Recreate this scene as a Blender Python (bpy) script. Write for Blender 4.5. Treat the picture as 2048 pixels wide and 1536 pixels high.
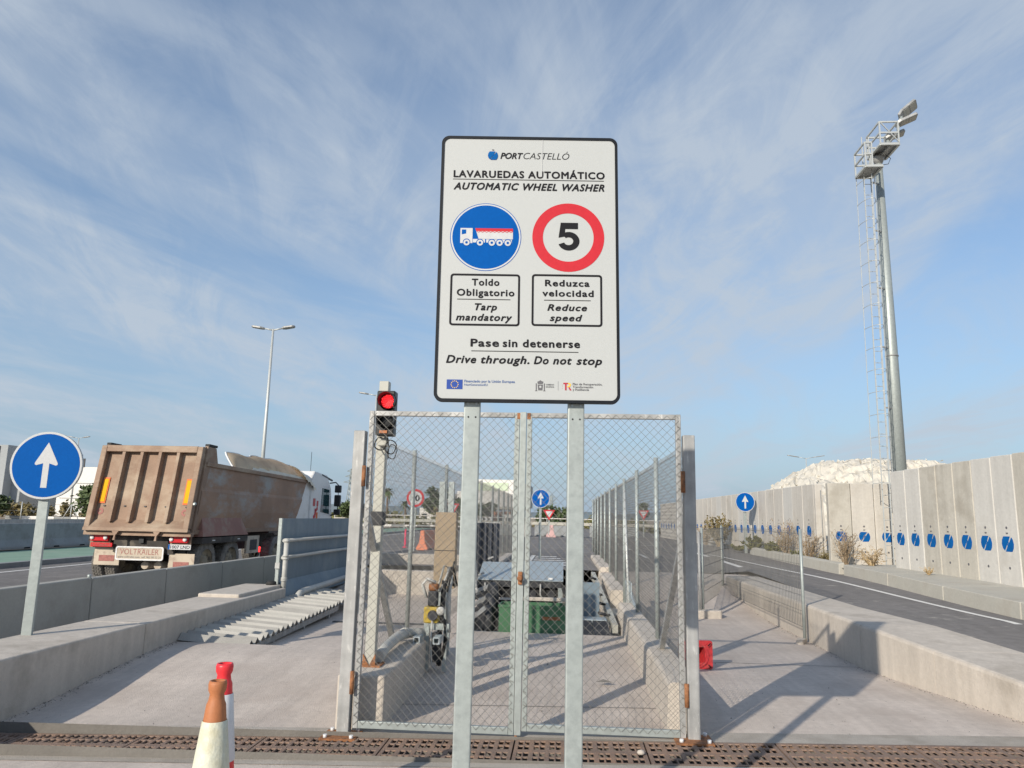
import bpy, bmesh, math, random
from mathutils import Vector, Matrix, noise
R = math.radians
random.seed(7)
for o in list(bpy.data.objects): bpy.data.objects.remove(o, do_unlink=True)
S = bpy.context.scene
C = S.collection

# ------------------------------------------------------------------ camera
YAW = R(4.2); PITCH = R(10.1); ROLL = R(1.3)
cd = bpy.data.cameras.new('camera'); cam = bpy.data.objects.new('camera', cd); C.objects.link(cam)
cd.sensor_width = 36; cd.lens = 36*1490/2048; cd.clip_start = .05; cd.clip_end = 9000
f = Vector((0, math.cos(PITCH), math.sin(PITCH))); u0 = Vector((0, -math.sin(PITCH), math.cos(PITCH))); x0 = Vector((1, 0, 0))
rgt = math.cos(ROLL)*x0 + math.sin(ROLL)*u0; upv = math.cos(ROLL)*u0 - math.sin(ROLL)*x0
M3 = Matrix((rgt, upv, -f)).transposed()
cam.matrix_world = Matrix.Translation((0, 0, 1.6)) @ (Matrix.Rotation(YAW, 3, 'Z') @ M3).to_4x4()
S.camera = cam

# ------------------------------------------------------------------ sky and sun
SUN = Vector((-1.16, -1.9, 1.0)).normalized()
el = math.asin(SUN.z); az = math.atan2(SUN.x, SUN.y)
w = bpy.data.worlds.new('World'); S.world = w; w.use_nodes = True
nt = w.node_tree; N = nt.nodes; Lk = nt.links; N.clear()
def nd(t, **k):
    n = N.new(t)
    for a, b in k.items(): setattr(n, a, b)
    return n
out = nd('ShaderNodeOutputWorld'); bg = nd('ShaderNodeBackground'); sky = nd('ShaderNodeTexSky')
sky.sky_type = 'NISHITA'; sky.sun_disc = False; sky.sun_elevation = el; sky.sun_rotation = az
sky.air_density = 1.0; sky.dust_density = .35; sky.ozone_density = 2.5; sky.altitude = 0
bg.inputs['Strength'].default_value = .125
geo = nd('ShaderNodeTexCoord'); sep = nd('ShaderNodeSeparateXYZ'); Lk.new(geo.outputs['Generated'], sep.inputs[0])
def math_(op, a, b=None, c=None):
    n = nd('ShaderNodeMath', operation=op)
    for i, v in enumerate((a, b, c)):
        if v is None: continue
        if isinstance(v, (int, float)): n.inputs[i].default_value = v
        else: Lk.new(v, n.inputs[i])
    return n.outputs[0]
zc = math_('MAXIMUM', sep.outputs['Z'], 0.0)
den = math_('ADD', zc, .10)
pu = math_('DIVIDE', sep.outputs['X'], den); pv = math_('DIVIDE', sep.outputs['Y'], den)
def cloud(su, sv, detail, rough, ox, oy, dist, rot):
    a = math_('ADD', math_('MULTIPLY', pu, math.cos(rot)), math_('MULTIPLY', pv, math.sin(rot)))
    b = math_('SUBTRACT', math_('MULTIPLY', pv, math.cos(rot)), math_('MULTIPLY', pu, math.sin(rot)))
    cb = nd('ShaderNodeCombineXYZ'); Lk.new(math_('MULTIPLY_ADD', a, su, ox), cb.inputs[0]); Lk.new(math_('MULTIPLY_ADD', b, sv, oy), cb.inputs[1])
    n = nd('ShaderNodeTexNoise'); n.inputs['Scale'].default_value = 1; n.inputs['Detail'].default_value = detail
    n.inputs['Roughness'].default_value = rough; n.inputs['Distortion'].default_value = dist
    Lk.new(cb.outputs[0], n.inputs['Vector']); return n.outputs[0]
def ramp_(v, a, b):
    n = nd('ShaderNodeMapRange', interpolation_type='SMOOTHSTEP'); Lk.new(v, n.inputs[0]); n.inputs[1].default_value = a; n.inputs[2].default_value = b
    return n.outputs[0]
c1 = ramp_(cloud(.95, .26, 6, .55, 3.1, 1.7, .7, R(-6)), .38, .60)
c2 = ramp_(cloud(3.4, .9, 9, .66, 8.4, 4.2, 1.5, R(16)), .36, .66)
c3 = ramp_(cloud(2.0, .8, 8, .62, 1.3, 9.6, 1.0, R(-24)), .42, .68)
cov = math_('ADD', math_('MULTIPLY', c1, math_('MULTIPLY_ADD', c2, .55, .45)), math_('MULTIPLY', c3, .42))
veil = math_('MINIMUM', math_('MULTIPLY_ADD', cov, .70, .04), .84)
hz = nd('ShaderNodeMix', data_type='RGBA'); Lk.new(math_('MULTIPLY', math_('POWER', 2.718, math_('MULTIPLY', zc, -3.6)), .97), hz.inputs[0]); Lk.new(sky.outputs[0], hz.inputs[6]); hz.inputs[7].default_value = (1.72, 2.45, 3.35, 1)
mixc = nd('ShaderNodeMix', data_type='RGBA'); Lk.new(veil, mixc.inputs[0]); Lk.new(hz.outputs[2], mixc.inputs[6]); mixc.inputs[7].default_value = (3.25, 3.7, 4.25, 1)
Lk.new(mixc.outputs[2], bg.inputs[0]); Lk.new(bg.outputs[0], out.inputs[0])

sl = bpy.data.lights.new('sun', 'SUN'); sl.energy = 3.7; sl.angle = R(.6); sl.color = (1, .905, .77)
so = bpy.data.objects.new('sun', sl); C.objects.link(so); so.rotation_euler = (-SUN).to_track_quat('-Z', 'Y').to_euler(); so.location = SUN*50
S.view_settings.view_transform = 'Standard'; S.view_settings.look = 'None'; S.view_settings.exposure = .35; S.view_settings.gamma = 1
S.view_settings.use_curve_mapping = False
S.render.engine = 'CYCLES'

# ------------------------------------------------------------------ materials
MATS = {}
def mat(name, col, rough=.6, metal=0., var=.12, scale=2., bump=0., bscale=60., streak=0., grime=None, gr=(.5, .7), gscale=1.2, spec=.5, emit=0., fine=.06, gstretch=(1, 1, 1), track=0., speck=0.):
    if name in MATS: return MATS[name]
    m = bpy.data.materials.new(name); m.use_nodes = True; t = m.node_tree; n = t.nodes; l = t.links
    b = n['Principled BSDF']; b.inputs['Roughness'].default_value = rough; b.inputs['Metallic'].default_value = metal
    b.inputs['Specular IOR Level'].default_value = spec
    tc = n.new('ShaderNodeTexCoord')
    def noi(sc, det=4, vec=None, ro=.55):
        q = n.new('ShaderNodeTexNoise'); q.inputs['Scale'].default_value = sc; q.inputs['Detail'].default_value = det; q.inputs['Roughness'].default_value = ro
        l.new(vec if vec else tc.outputs['Object'], q.inputs['Vector']); return q.outputs['Fac']
    def mr(v, a, b_, c, d):
        q = n.new('ShaderNodeMapRange'); l.new(v, q.inputs[0])
        for i, z in enumerate((a, b_, c, d)): q.inputs[i+1].default_value = z
        return q.outputs[0]
    def mul(a, b_):
        q = n.new('ShaderNodeMath'); q.operation = 'MULTIPLY'; l.new(a, q.inputs[0]); l.new(b_, q.inputs[1]); return q.outputs[0]
    fac = mr(noi(scale, 5), .25, .75, 1-var, 1+var)
    if fine: fac = mul(fac, mr(noi(scale*22, 3), .25, .75, 1-fine, 1+fine))
    if streak:
        mp = n.new('ShaderNodeMapping'); mp.inputs['Scale'].default_value = (9, 9, .5); l.new(tc.outputs['Object'], mp.inputs[0])
        fac = mul(fac, mr(noi(1, 4, mp.outputs[0]), .3, .7, 1-streak, 1+streak*.6))
    if track:
        for sc_, st in (((2.2, .10, 1), 1.), ((.22, 1.6, 1), .6), ((14, .9, 1), .5)):
            mp = n.new('ShaderNodeMapping'); mp.inputs['Scale'].default_value = sc_; l.new(tc.outputs['Object'], mp.inputs[0])
            fac = mul(fac, mr(noi(1, 6, mp.outputs[0], .6), .3, .7, 1-track*st, 1+track*st*.5))
    if speck: fac = mul(fac, mr(noi(38, 2), .68, .74, 1, 1-speck))
    v = n.new('ShaderNodeVectorMath'); v.operation = 'SCALE'; v.inputs[0].default_value = col; l.new(fac, v.inputs['Scale'])
    last = v.outputs[0]
    if grime:
        mp = n.new('ShaderNodeMapping'); mp.inputs['Scale'].default_value = gstretch; l.new(tc.outputs['Object'], mp.inputs[0])
        g = mr(noi(gscale, 7, mp.outputs[0], .65), gr[0], gr[1], 0, 1)
        x = n.new('ShaderNodeMix'); x.data_type = 'RGBA'; l.new(g, x.inputs[0]); l.new(last, x.inputs[6]); x.inputs[7].default_value = (*grime, 1); last = x.outputs[2]
    l.new(last, b.inputs['Base Color'])
    if bump:
        q = n.new('ShaderNodeBump'); q.inputs['Strength'].default_value = bump; q.inputs['Distance'].default_value = .02
        l.new(noi(bscale, 6), q.inputs['Height']); l.new(q.outputs[0], b.inputs['Normal'])
    if emit:
        b.inputs['Emission Color'].default_value = (*col, 1); b.inputs['Emission Strength'].default_value = emit
    MATS[name] = m; return m
mFloor = mat('floor concrete', (.575, .505, .445), .85, var=.10, scale=.7, bump=.35, bscale=90, grime=(.44, .375, .325), gr=(.50, .70), gscale=.9, fine=.09, track=.17, speck=.4)
mBorder = mat('border concrete', (.40, .365, .32), .85, var=.14, scale=2.5, bump=.4, bscale=90, grime=(.28, .25, .21), gr=(.5, .75), gscale=2)
mWallC = mat('low wall concrete', (.52, .47, .41), .85, var=.10, scale=1.1, bump=.3, bscale=60, streak=.10, grime=(.35, .31, .26), gr=(.55, .75), gscale=1.6)
mBarr = mat('barrier concrete', (.37, .36, .325), .85, var=.08, scale=1.5, bump=.2, bscale=70, grime=(.30, .285, .25), gr=(.52, .75), gscale=2)
mPanA = mat('panel concrete cool', (.545, .53, .495), .8, var=.07, scale=.9, bump=.15, bscale=40, streak=.07, grime=(.42, .395, .35), gr=(.55, .8), gscale=1)
mPanB = mat('panel concrete warm', (.535, .505, .455), .8, var=.08, scale=.8, bump=.15, bscale=40, streak=.09, grime=(.40, .36, .30), gr=(.52, .78), gscale=1.2)
mPanC = mat('panel concrete dark', (.47, .445, .39), .8, var=.10, scale=.8, bump=.15, bscale=40, streak=.10, grime=(.31, .28, .23), gr=(.5, .75), gscale=1.3)
mKerb = mat('kerb concrete', (.44, .425, .375), .85, var=.10, scale=1.5, bump=.2, bscale=50, grime=(.36, .33, .28), gr=(.52, .75), gscale=1.5)
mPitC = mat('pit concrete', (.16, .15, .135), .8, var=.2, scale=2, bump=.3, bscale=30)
mAsph = mat('asphalt', (.185, .175, .17), .9, var=.16, scale=.35, track=.12, bump=.35, bscale=160, grime=(.34, .32, .29), gr=(.60, .72), gscale=3.2, fine=.16)
mPaint = mat('white road paint', (.72, .71, .68), .7, var=.08, scale=3, grime=(.4, .39, .37), gr=(.6, .75), gscale=6)
mGreen = mat('green path paint', (.20, .31, .235), .85, var=.12, scale=.8, grime=(.33, .36, .30), gr=(.55, .75), gscale=.6)
mDirt = mat('dry dirt', (.36, .29, .215), .95, var=.2, scale=.06, bump=.3, bscale=4, grime=(.22, .21, .12), gr=(.5, .65), gscale=.05)
mGalv = mat('galvanised steel', (.37, .41, .40), .5, .35, var=.10, scale=14, streak=.06, fine=.05, grime=(.30, .335, .33), gr=(.45, .7), gscale=26)
mGalvB = mat('bright galvanised sheet', (.42, .48, .50), .42, .4, var=.12, scale=8, grime=(.44, .50, .53), gr=(.45, .65), gscale=10)
mGalvD = mat('weathered galvanised steel', (.37, .375, .37), .55, .35, var=.2, scale=7, streak=.22, grime=(.62, .62, .60), gr=(.58, .70), gscale=5, gstretch=(4, 4, 1))
mWire = mat('chain link wire', (.20, .195, .18), .5, .4, var=.2, scale=5)
mRust = mat('rusty steel', (.30, .13, .055), .85, var=.3, scale=14, grime=(.10, .05, .03), gr=(.5, .7), gscale=20, bump=.4)
mIron = mat('rusty cast iron', (.23, .165, .13), .8, .1, var=.3, scale=3, grime=(.36, .22, .145), gr=(.45, .70), gscale=2.4, bump=.5, bscale=90, fine=.2)
mWhite = mat('white sign sheeting', (.465, .485, .48), .45, var=.015, scale=3, fine=.01)
mInk = mat('black ink', (.010, .010, .013), .6, var=.05, spec=.2)
mFrameB = mat('black sign edge', (.008, .010, .014), .5, spec=.25, var=.2, scale=30, grime=(.07, .07, .07), gr=(.70, .85), gscale=40)
mBlue = mat('blue sign sheeting', (.0, .088, .36), .6, var=.04, spec=.08)
mLogoB = mat('blue stencil paint', (.003, .10, .33), .7, var=.14, spec=.1, scale=6)
mRed = mat('red sign sheeting', (.53, .026, .038), .42, var=.03, spec=.25)
mWhite2 = mat('reflective white', (.53, .54, .545), .45, var=.02)
mBack = mat('aluminium back', (.42, .43, .43), .45, .5)
mRub = mat('black rubber', (.022, .022, .022), .75, var=.2)
mTyre = mat('dusty tyre', (.13, .122, .112), .85, var=.3, scale=8, grime=(.27, .25, .22), gr=(.42, .72), gscale=7, bump=.3)
mHub = mat('dusty wheel hub', (.30, .26, .19), .8, var=.3, scale=6, grime=(.06, .055, .05), gr=(.5, .65), gscale=6)
mBlackP = mat('black plastic', (.014, .016, .018), .45, var=.2)
mChas = mat('dirty chassis', (.045, .040, .036), .8, var=.3, scale=4, grime=(.14, .12, .095), gr=(.5, .7), gscale=4)
mTail = mat('dusty tipper steel', (.275, .182, .126), .7, .1, var=.20, scale=1.2, grime=(.42, .34, .25), gr=(.46, .70), gscale=1.1, gstretch=(1, 1, 1.8), fine=.08, bump=.1)
mBody = mat('worn tipper side', (.31, .195, .13), .65, .15, var=.22, scale=1.3, grime=(.33, .325, .31), gr=(.52, .66), gscale=.6, gstretch=(1, 1, 2.2), fine=.08, bump=.1)
mSkirt = mat('reddish mudguard', (.27, .135, .105), .7, .1, var=.15, scale=2, grime=(.30, .24, .19), gr=(.5, .7), gscale=2)
mTarp = mat('beige tarpaulin', (.80, .69, .52), .75, var=.10, scale=2, grime=(.60, .46, .31), gr=(.5, .7), gscale=1.5)
_t = mTarp.node_tree; _p = _t.nodes['Principled BSDF']; _tr = _t.nodes.new('ShaderNodeBsdfTranslucent'); _mx = _t.nodes.new('ShaderNodeMixShader'); _mx.inputs[0].default_value = .65
_t.links.new(_p.inputs['Base Color'].links[0].from_socket, _tr.inputs[0]); _t.links.new(_p.outputs[0], _mx.inputs[1]); _t.links.new(_tr.outputs[0], _mx.inputs[2]); _t.links.new(_mx.outputs[0], _t.nodes['Material Output'].inputs[0])
mTarpW = mat('pale tarpaulin fold', (.66, .60, .48), .75, var=.1, scale=4)
mCab = mat('white cab paint', (.74, .74, .72), .35, var=.04, scale=1, grime=(.55, .53, .50), gr=(.55, .75), gscale=1.5)
mTeal = mat('dark cab glass', (.02, .06, .065), .08, var=.05)
mRedL = mat('red lamp lens', (.55, .012, .02), .3, var=.15, scale=20)
mRedLit = mat('lit brake lamp', (1, .03, .03), .4, emit=2.2)
mSignal = mat('lit red signal', (.55, .008, .012), .4, emit=.55)
mLed = mat('lit red diode', (1, .05, .06), .4, emit=1.6)
mOrange = mat('orange reflective', (.75, .20, .08), .7, var=.06, spec=.1)
mYellow = mat('yellow reflective', (.70, .40, .015), .7, var=.08, spec=.1)
mCream = mat('grubby cream board', (.50, .43, .34), .7, var=.1, scale=3, grime=(.32, .24, .19), gr=(.52, .7), gscale=4)
mFaded = mat('faded red print', (.33, .13, .11), .7, var=.3, scale=20)
mConeO = mat('faded orange plastic', (.42, .155, .06), .6, var=.08, scale=4, bump=.1)
mConeW = mat('yellowed white sleeve', (.62, .62, .50), .5, var=.06, scale=4, grime=(.50, .44, .26), gr=(.5, .75), gscale=5, bump=.3, bscale=30)
mConeR = mat('bright red plastic', (.78, .035, .045), .4, var=.06)
mConeD = mat('scuffed red plastic', (.50, .035, .04), .45, var=.15, scale=8, grime=(.35, .10, .09), gr=(.55, .7), gscale=14)
mPlaster = mat('scuffed white band', (.70, .70, .70), .5, var=.08, scale=12, grime=(.5, .5, .5), gr=(.55, .7), gscale=20)
mCream2 = mat('cream painted steel', (.43, .43, .385), .55, .1, var=.1, scale=5, grime=(.45, .33, .18), gr=(.60, .72), gscale=6)
mBoxB = mat('beige cabinet', (.315, .245, .165), .65, var=.08, scale=3)
mPanelM = mat('blue grey steel sheet', (.16, .215, .26), .6, .1, var=.10, scale=1.5, streak=.10, grime=(.24, .285, .31), gr=(.5, .75), gscale=1.2)
mPipe = mat('grey plastic pipe', (.45, .45, .42), .6, var=.10, scale=4, grime=(.52, .50, .46), gr=(.5, .7), gscale=5)
mDust = mat('dusty white corrugated steel', (.46, .445, .405), .8, var=.07, scale=2, bump=.3)
mDust2 = mat('grey corrugated steel', (.33, .32, .295), .8, var=.12, scale=4, bump=.3)
mDust3 = mat('pale corrugated steel', (.40, .39, .355), .8, var=.10, scale=4, bump=.3)
mTub = mat('green painted steel', (.05, .145, .07), .6, .05, var=.14, scale=2, grime=(.10, .21, .12), gr=(.52, .72), gscale=3)
mYel = mat('yellow machine paint', (.46, .33, .05), .5, var=.1)
mDark = mat('dark machinery', (.035, .037, .042), .6, .2, var=.3, scale=6, grime=(.10, .10, .10), gr=(.55, .7), gscale=8)
mClad = mat('dark corrugated cladding', (.075, .085, .105), .5, .3, var=.15, scale=2)
mPile = mat('white mineral', (.60, .565, .49), .95, var=.07, scale=.8, bump=.8, bscale=1.6, grime=(.42, .385, .32), gr=(.52, .70), gscale=1.1)
mNJ = mat('weathered barrier concrete', (.26, .275, .28), .85, var=.12, scale=1.2, grime=(.20, .205, .20), gr=(.5, .7), gscale=2)
mOrNJ = mat('orange plastic barrier', (.72, .24, .13), .5, var=.08)
mWhNJ = mat('white plastic barrier', (.66, .62, .57), .6, var=.1, scale=3)
mPinkNJ = mat('pinkish plastic barrier', (.62, .40, .38), .6, var=.1, scale=3)
mLeafD = mat('dark green leaves', (.055, .085, .03), .7, var=.35, scale=1.5)
mLeafG = mat('green leaves', (.085, .12, .045), .7, var=.35, scale=1.5)
mLeafY = mat('olive leaves', (.135, .135, .04), .75, var=.3, scale=3)
mScrub = mat('dry scrub leaves', (.20, .165, .075), .85, var=.35, scale=1.2)
mTwig = mat('dry twigs', (.30, .225, .145), .9, var=.25, scale=6)
mStraw = mat('straw stems', (.46, .34, .18), .9, var=.2, scale=6)
mBark = mat('bark', (.14, .10, .07), .9, var=.2)
mBldW = mat('white building paint', (.72, .71, .68), .8, var=.04, scale=.1)
mBldG = mat('grey industrial cladding', (.32, .345, .36), .7, var=.06, scale=.1)
mBldR = mat('orange render', (.52, .22, .11), .8, var=.08, scale=.4)
mGlass = mat('dark window', (.04, .05, .06), .15)
mSignG = mat('faded green lettering panel', (.55, .64, .48), .7, var=.08, scale=.5)
mHill = mat('haze tinted hill scrub', (.16, .20, .22), .95, var=.1, scale=.01)  # bluish haze of distance is mixed into the hill colour
mPole = mat('pale lamp pole', (.50, .52, .51), .5, .3, var=.06, scale=4)
mPink = mat('pink red delineator', (.72, .05, .12), .5)
mPaper = mat('white label paper', (.75, .75, .73), .7)
mEUb = mat('deep blue print', (.006, .05, .29), .5)
mEUt = mat('blue print', (.05, .12, .33), .6)
mGold = mat('gold print', (.75, .50, .06), .5)
mCrim = mat('crimson print', (.42, .02, .04), .5)
mGrey = mat('grey print', (.12, .12, .13), .6)

# ------------------------------------------------------------------ helpers
def top(o):
    while o.parent: o = o.parent
    return o
def tag(o, label=None, cat=None, group=None, kind=None):
    if label: o['label'] = label
    if cat: o['category'] = cat
    if group: o['group'] = group
    if kind: o['kind'] = kind
    return o
def thing(name, loc, label, cat, group=None):
    o = bpy.data.objects.new(name, None); C.objects.link(o); o.location = loc; o.empty_display_size = .1
    return tag(o, label, cat, group)
def copy_tree(o, parent=None):
    c = o.copy(); C.objects.link(c)
    if parent: c.parent = parent
    for ch in list(o.children): copy_tree(ch, c)
    return c
class MB:
    def __init__(s): s.v = []; s.f = []; s.sm = []
    def add(s, vs, fs, smooth=False):
        k = len(s.v); s.v += [tuple(p) for p in vs]
        for q in fs: s.f.append(tuple(i+k for i in q)); s.sm.append(smooth)
        return s
    def box(s, x0, x1, y0, y1, z0, z1):
        return s.add([(x0,y0,z0),(x1,y0,z0),(x1,y1,z0),(x0,y1,z0),(x0,y0,z1),(x1,y0,z1),(x1,y1,z1),(x0,y1,z1)],
                     [(0,3,2,1),(4,5,6,7),(0,1,5,4),(1,2,6,5),(2,3,7,6),(3,0,4,7)])
    def bar(s, a, b, wx, wy, up=(0,0,1)):
        a = Vector(a); b = Vector(b); d = (b-a).normalized(); up = Vector(up)
        if abs(d.dot(up)) > .98: up = Vector((0,1,0))
        x = d.cross(up).normalized(); y = x.cross(d).normalized(); vs = []
        for p in (a, b):
            for i, j in ((-1,-1),(1,-1),(1,1),(-1,1)): vs.append(p + x*i*wx/2 + y*j*wy/2)
        return s.add(vs, [(0,3,2,1),(4,5,6,7),(0,1,5,4),(1,2,6,5),(2,3,7,6),(3,0,4,7)])
    def tube(s, pts, r, n=8, r2=None, cap=True):
        pts = [Vector(p) for p in pts]; k0 = len(s.v); m = len(pts)
        d0 = (pts[1]-pts[0]).normalized(); up = Vector((0,0,1)) if abs(d0.z) < .9 else Vector((0,1,0))
        for i, p in enumerate(pts):
            d = (pts[min(i+1,m-1)]-pts[max(i-1,0)]).normalized()
            x = d.cross(up)
            if x.length < 1e-3: x = d.cross(Vector((1,0,0)))
            x.normalize(); y = x.cross(d).normalized(); rr = r if r2 is None else r+(r2-r)*i/(m-1)
            for j in range(n):
                a = 2*math.pi*j/n; s.v.append(tuple(p + x*math.cos(a)*rr + y*math.sin(a)*rr))
        for i in range(m-1):
            for j in range(n):
                a = k0+i*n+j; b = k0+i*n+(j+1) % n
                s.f.append((a, b, b+n, a+n)); s.sm.append(n > 5)
        if cap:
            s.f.append(tuple(k0+j for j in reversed(range(n)))); s.sm.append(False)
            s.f.append(tuple(k0+(m-1)*n+j for j in range(n))); s.sm.append(False)
        return s
    def prism(s, poly, o, ux, uy, un, t0, t1):
        o = Vector(o); ux = Vector(ux); uy = Vector(uy); un = Vector(un); n = len(poly)
        vs = [o+ux*p[0]+uy*p[1]+un*t0 for p in poly]+[o+ux*p[0]+uy*p[1]+un*t1 for p in poly]
        fs = [tuple(reversed(range(n))), tuple(range(n, 2*n))]+[(i, (i+1) % n, n+(i+1) % n, n+i) for i in range(n)]
        return s.add(vs, fs)
    def lathe(s, prof, o, axis=(0,0,1), n=24, close=True):
        ax = Vector(axis).normalized(); x = ax.cross(Vector((0,1,0)) if abs(ax.y) < .9 else Vector((1,0,0))).normalized(); y = ax.cross(x)
        o = Vector(o); k = len(s.v)
        for r, h in prof:
            for j in range(n):
                a = 2*math.pi*j/n; s.v.append(tuple(o+ax*h+x*math.cos(a)*r+y*math.sin(a)*r))
        for i in range(len(prof)-1):
            for j in range(n):
                a = k+i*n+j; b = k+i*n+(j+1) % n; s.f.append((a, b, b+n, a+n)); s.sm.append(True)
        if close:
            s.f.append(tuple(k+j for j in reversed(range(n)))); s.sm.append(False)
            s.f.append(tuple(k+(len(prof)-1)*n+j for j in range(n))); s.sm.append(False)
        return s
    def build(s, name, m, parent=None, bevel=0, seg=2, fix=True, local=False):
        me = bpy.data.meshes.new(name)
        off = Vector((0,0,0)) if (parent is None or local) else top(parent).location
        me.from_pydata([tuple(Vector(p)-off) for p in s.v], [], s.f)
        for p, q in zip(me.polygons, s.sm): p.use_smooth = q
        if fix or bevel:
            bm = bmesh.new(); bm.from_mesh(me); bmesh.ops.recalc_face_normals(bm, faces=bm.faces)
            if bevel: bmesh.ops.bevel(bm, geom=bm.edges[:], offset=bevel, segments=seg, affect='EDGES', profile=.5, clamp_overlap=True)
            bm.to_mesh(me); bm.free()
        me.materials.append(m); o = bpy.data.objects.new(name, me); C.objects.link(o)
        if parent: o.parent = parent
        return o
def disc(r, n=40, a0=0.): return [(r*math.cos(a0+2*math.pi*i/n), r*math.sin(a0+2*math.pi*i/n)) for i in range(n)]
def rrect(x0, x1, y0, y1, r, n=6):
    p = []
    for cx, cy, a in ((x1-r,y1-r,0),(x0+r,y1-r,90),(x0+r,y0+r,180),(x1-r,y0+r,270)):
        for i in range(n+1): t = R(a+90*i/n); p.append((cx+r*math.cos(t), cy+r*math.sin(t)))
    return p
def ringp(mb, outer, inner, o, ux, uy, un, t0, t1):
    o = Vector(o); ux = Vector(ux); uy = Vector(uy); un = Vector(un); n = len(outer); vs = []
    for t in (t0, t1):
        for P in (outer, inner):
            vs += [o+ux*p[0]+uy*p[1]+un*t for p in P]
    fs = []
    for i in range(n):
        j = (i+1) % n
        fs += [(2*n+i, 2*n+j, 3*n+j, 3*n+i), (i, j, 2*n+j, 2*n+i), (n+i, n+j, 3*n+j, 3*n+i), (i, n+i, n+j, j)]
    return mb.add(vs, fs)
def text_mesh(body, bold=0., shear=0., space=1.):
    cu = bpy.data.curves.new('t', 'FONT'); cu.body = body; cu.size = 1; cu.offset = bold; cu.shear = shear; cu.space_character = space; cu.resolution_u = 3
    ob = bpy.data.objects.new('t', cu); C.objects.link(ob); dg = bpy.context.evaluated_depsgraph_get(); dg.update()
    me = bpy.data.meshes.new_from_object(ob.evaluated_get(dg)); vs = [v.co.copy() for v in me.vertices]; fs = [tuple(p.vertices) for p in me.polygons]
    bpy.data.objects.remove(ob); bpy.data.meshes.remove(me); return vs, fs
CAP = max(v.y for v in text_mesh('H')[0])
def lettering(body, m, parent, fr, u0, u1, v0, cap, bold=0., shear=0., space=1., t=.0012, name='lettering'):
    o, ux, uy, un = fr; vs, fs = text_mesh(body, min(0, bold), shear, space)
    a = min(v.x for v in vs); b = max(v.x for v in vs); sx = (u1-u0)/(b-a+2*max(0, bold)); sy = cap/(CAP+2*bold)
    mb = MB(); k = bold; offs = [(0, 0)] if k <= 0 else [(0, 0), (k, 0), (-k, 0), (0, k), (0, -k), (.7*k, .7*k), (-.7*k, .7*k), (.7*k, -.7*k), (-.7*k, -.7*k)]
    for i, (dx, dy) in enumerate(offs): mb.add([o+ux*(u0+(v.x-a+k+dx)*sx)+uy*(v0+(v.y+k+dy)*sy)+un*(t+.00006*i) for v in vs], fs)
    return mb.build(name, m, parent, fix=False)
def smooth(a, b, t):
    t = max(0, min(1, (t-a)/(b-a))); return t*t*(3-2*t)
def z6(x): return -.072+.0285*max(-6, min(4.5, x))
def floor_z(x, y):
    z = z6(x)*(1-smooth(6.2, 9.2, y)); return z + .42*smooth(13, 17.8, y)
def grid_mesh(xs, ys, zf, skip=None):
    mb = MB(); nx = len(xs)
    vs = [(x, y, zf(x, y)) for y in ys for x in xs]; fs = []
    for j in range(len(ys)-1):
        for i in range(nx-1):
            if skip and skip((xs[i]+xs[i+1])/2, (ys[j]+ys[j+1])/2): continue
            fs.append((j*nx+i, j*nx+i+1, (j+1)*nx+i+1, (j+1)*nx+i))
    return mb.add(vs, fs, True)
def frange(a, b, n): return [a+(b-a)*i/n for i in range(n+1)]

# ================================================================== SETTING
tag(MB().add([(-4000,-4000,-.4),(4000,-4000,-.4),(4000,4000,-.4),(-4000,4000,-.4)], [(0,1,2,3)]).build('ground', mDirt, fix=False), kind='structure')
# concrete yard floor
GY0, GY1 = 5.52, 6.08
xs = frange(-14, -4.76, 4)+frange(-4.75, -1.86, 8)+[-1.46]+frange(-1.2, .84, 6)+[.98]+frange(1.08, 3.37, 8)+[3.6, 3.87, 4.05, 5.2]
ys = frange(-9, GY0, 6)+frange(GY1, 9.25, 12)+frange(9.6, 10.9, 3)+frange(11.3, 17.8, 16)
def fskip(x, y):
    if GY0 < y < GY1: return True
    if x < -4.76 and y > GY1: return True
    if -1.46 < x < .84 and y > 10.9: return True
    if x < -1.46 and y > 9.25: return True
    return False
fl = grid_mesh(xs, ys, floor_z, fskip).build('concrete_floor', mFloor, fix=False); tag(fl, kind='structure')
# smooth border strip behind the drain, and lip of the sunken yard on the left
mb = grid_mesh(frange(-4.75, 3.86, 12), [GY1+.001, GY1+.1, GY1+.26], lambda x, y: z6(x)+.004); mb.build('border_strip', mBorder, fl, fix=False)
mb = grid_mesh(frange(-14, 4.05, 14), [GY0-.10, GY0-.001], lambda x, y: z6(x)+.004); mb.build('border_strip', mBorder, fl, fix=False)
mb = MB(); mb.add([(-4.75,9.25,0),(-1.46,9.25,0),(-1.46,9.25,-.2),(-4.75,9.25,-.2)], [(0,1,2,3)]).build('slab_edge', mFloor, fl, fix=False)
tag(grid_mesh(frange(-5.5, -1.46, 6), frange(9.25, 17.8, 6), lambda x, y: -.13+.25*smooth(13.5, 17.8, y)).build('sunken_yard', mFloor, fix=False), kind='structure')
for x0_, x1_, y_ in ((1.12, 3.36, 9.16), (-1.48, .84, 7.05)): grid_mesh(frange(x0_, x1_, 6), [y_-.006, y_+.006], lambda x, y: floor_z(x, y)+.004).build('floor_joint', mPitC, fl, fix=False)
# drain trough
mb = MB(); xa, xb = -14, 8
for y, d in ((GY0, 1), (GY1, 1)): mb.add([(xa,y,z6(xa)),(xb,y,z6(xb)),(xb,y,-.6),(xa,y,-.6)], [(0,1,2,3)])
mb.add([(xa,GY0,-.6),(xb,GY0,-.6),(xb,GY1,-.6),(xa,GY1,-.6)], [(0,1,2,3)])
tag(mb.build('drain_trough', mPitC, fix=False), kind='structure')
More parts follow.
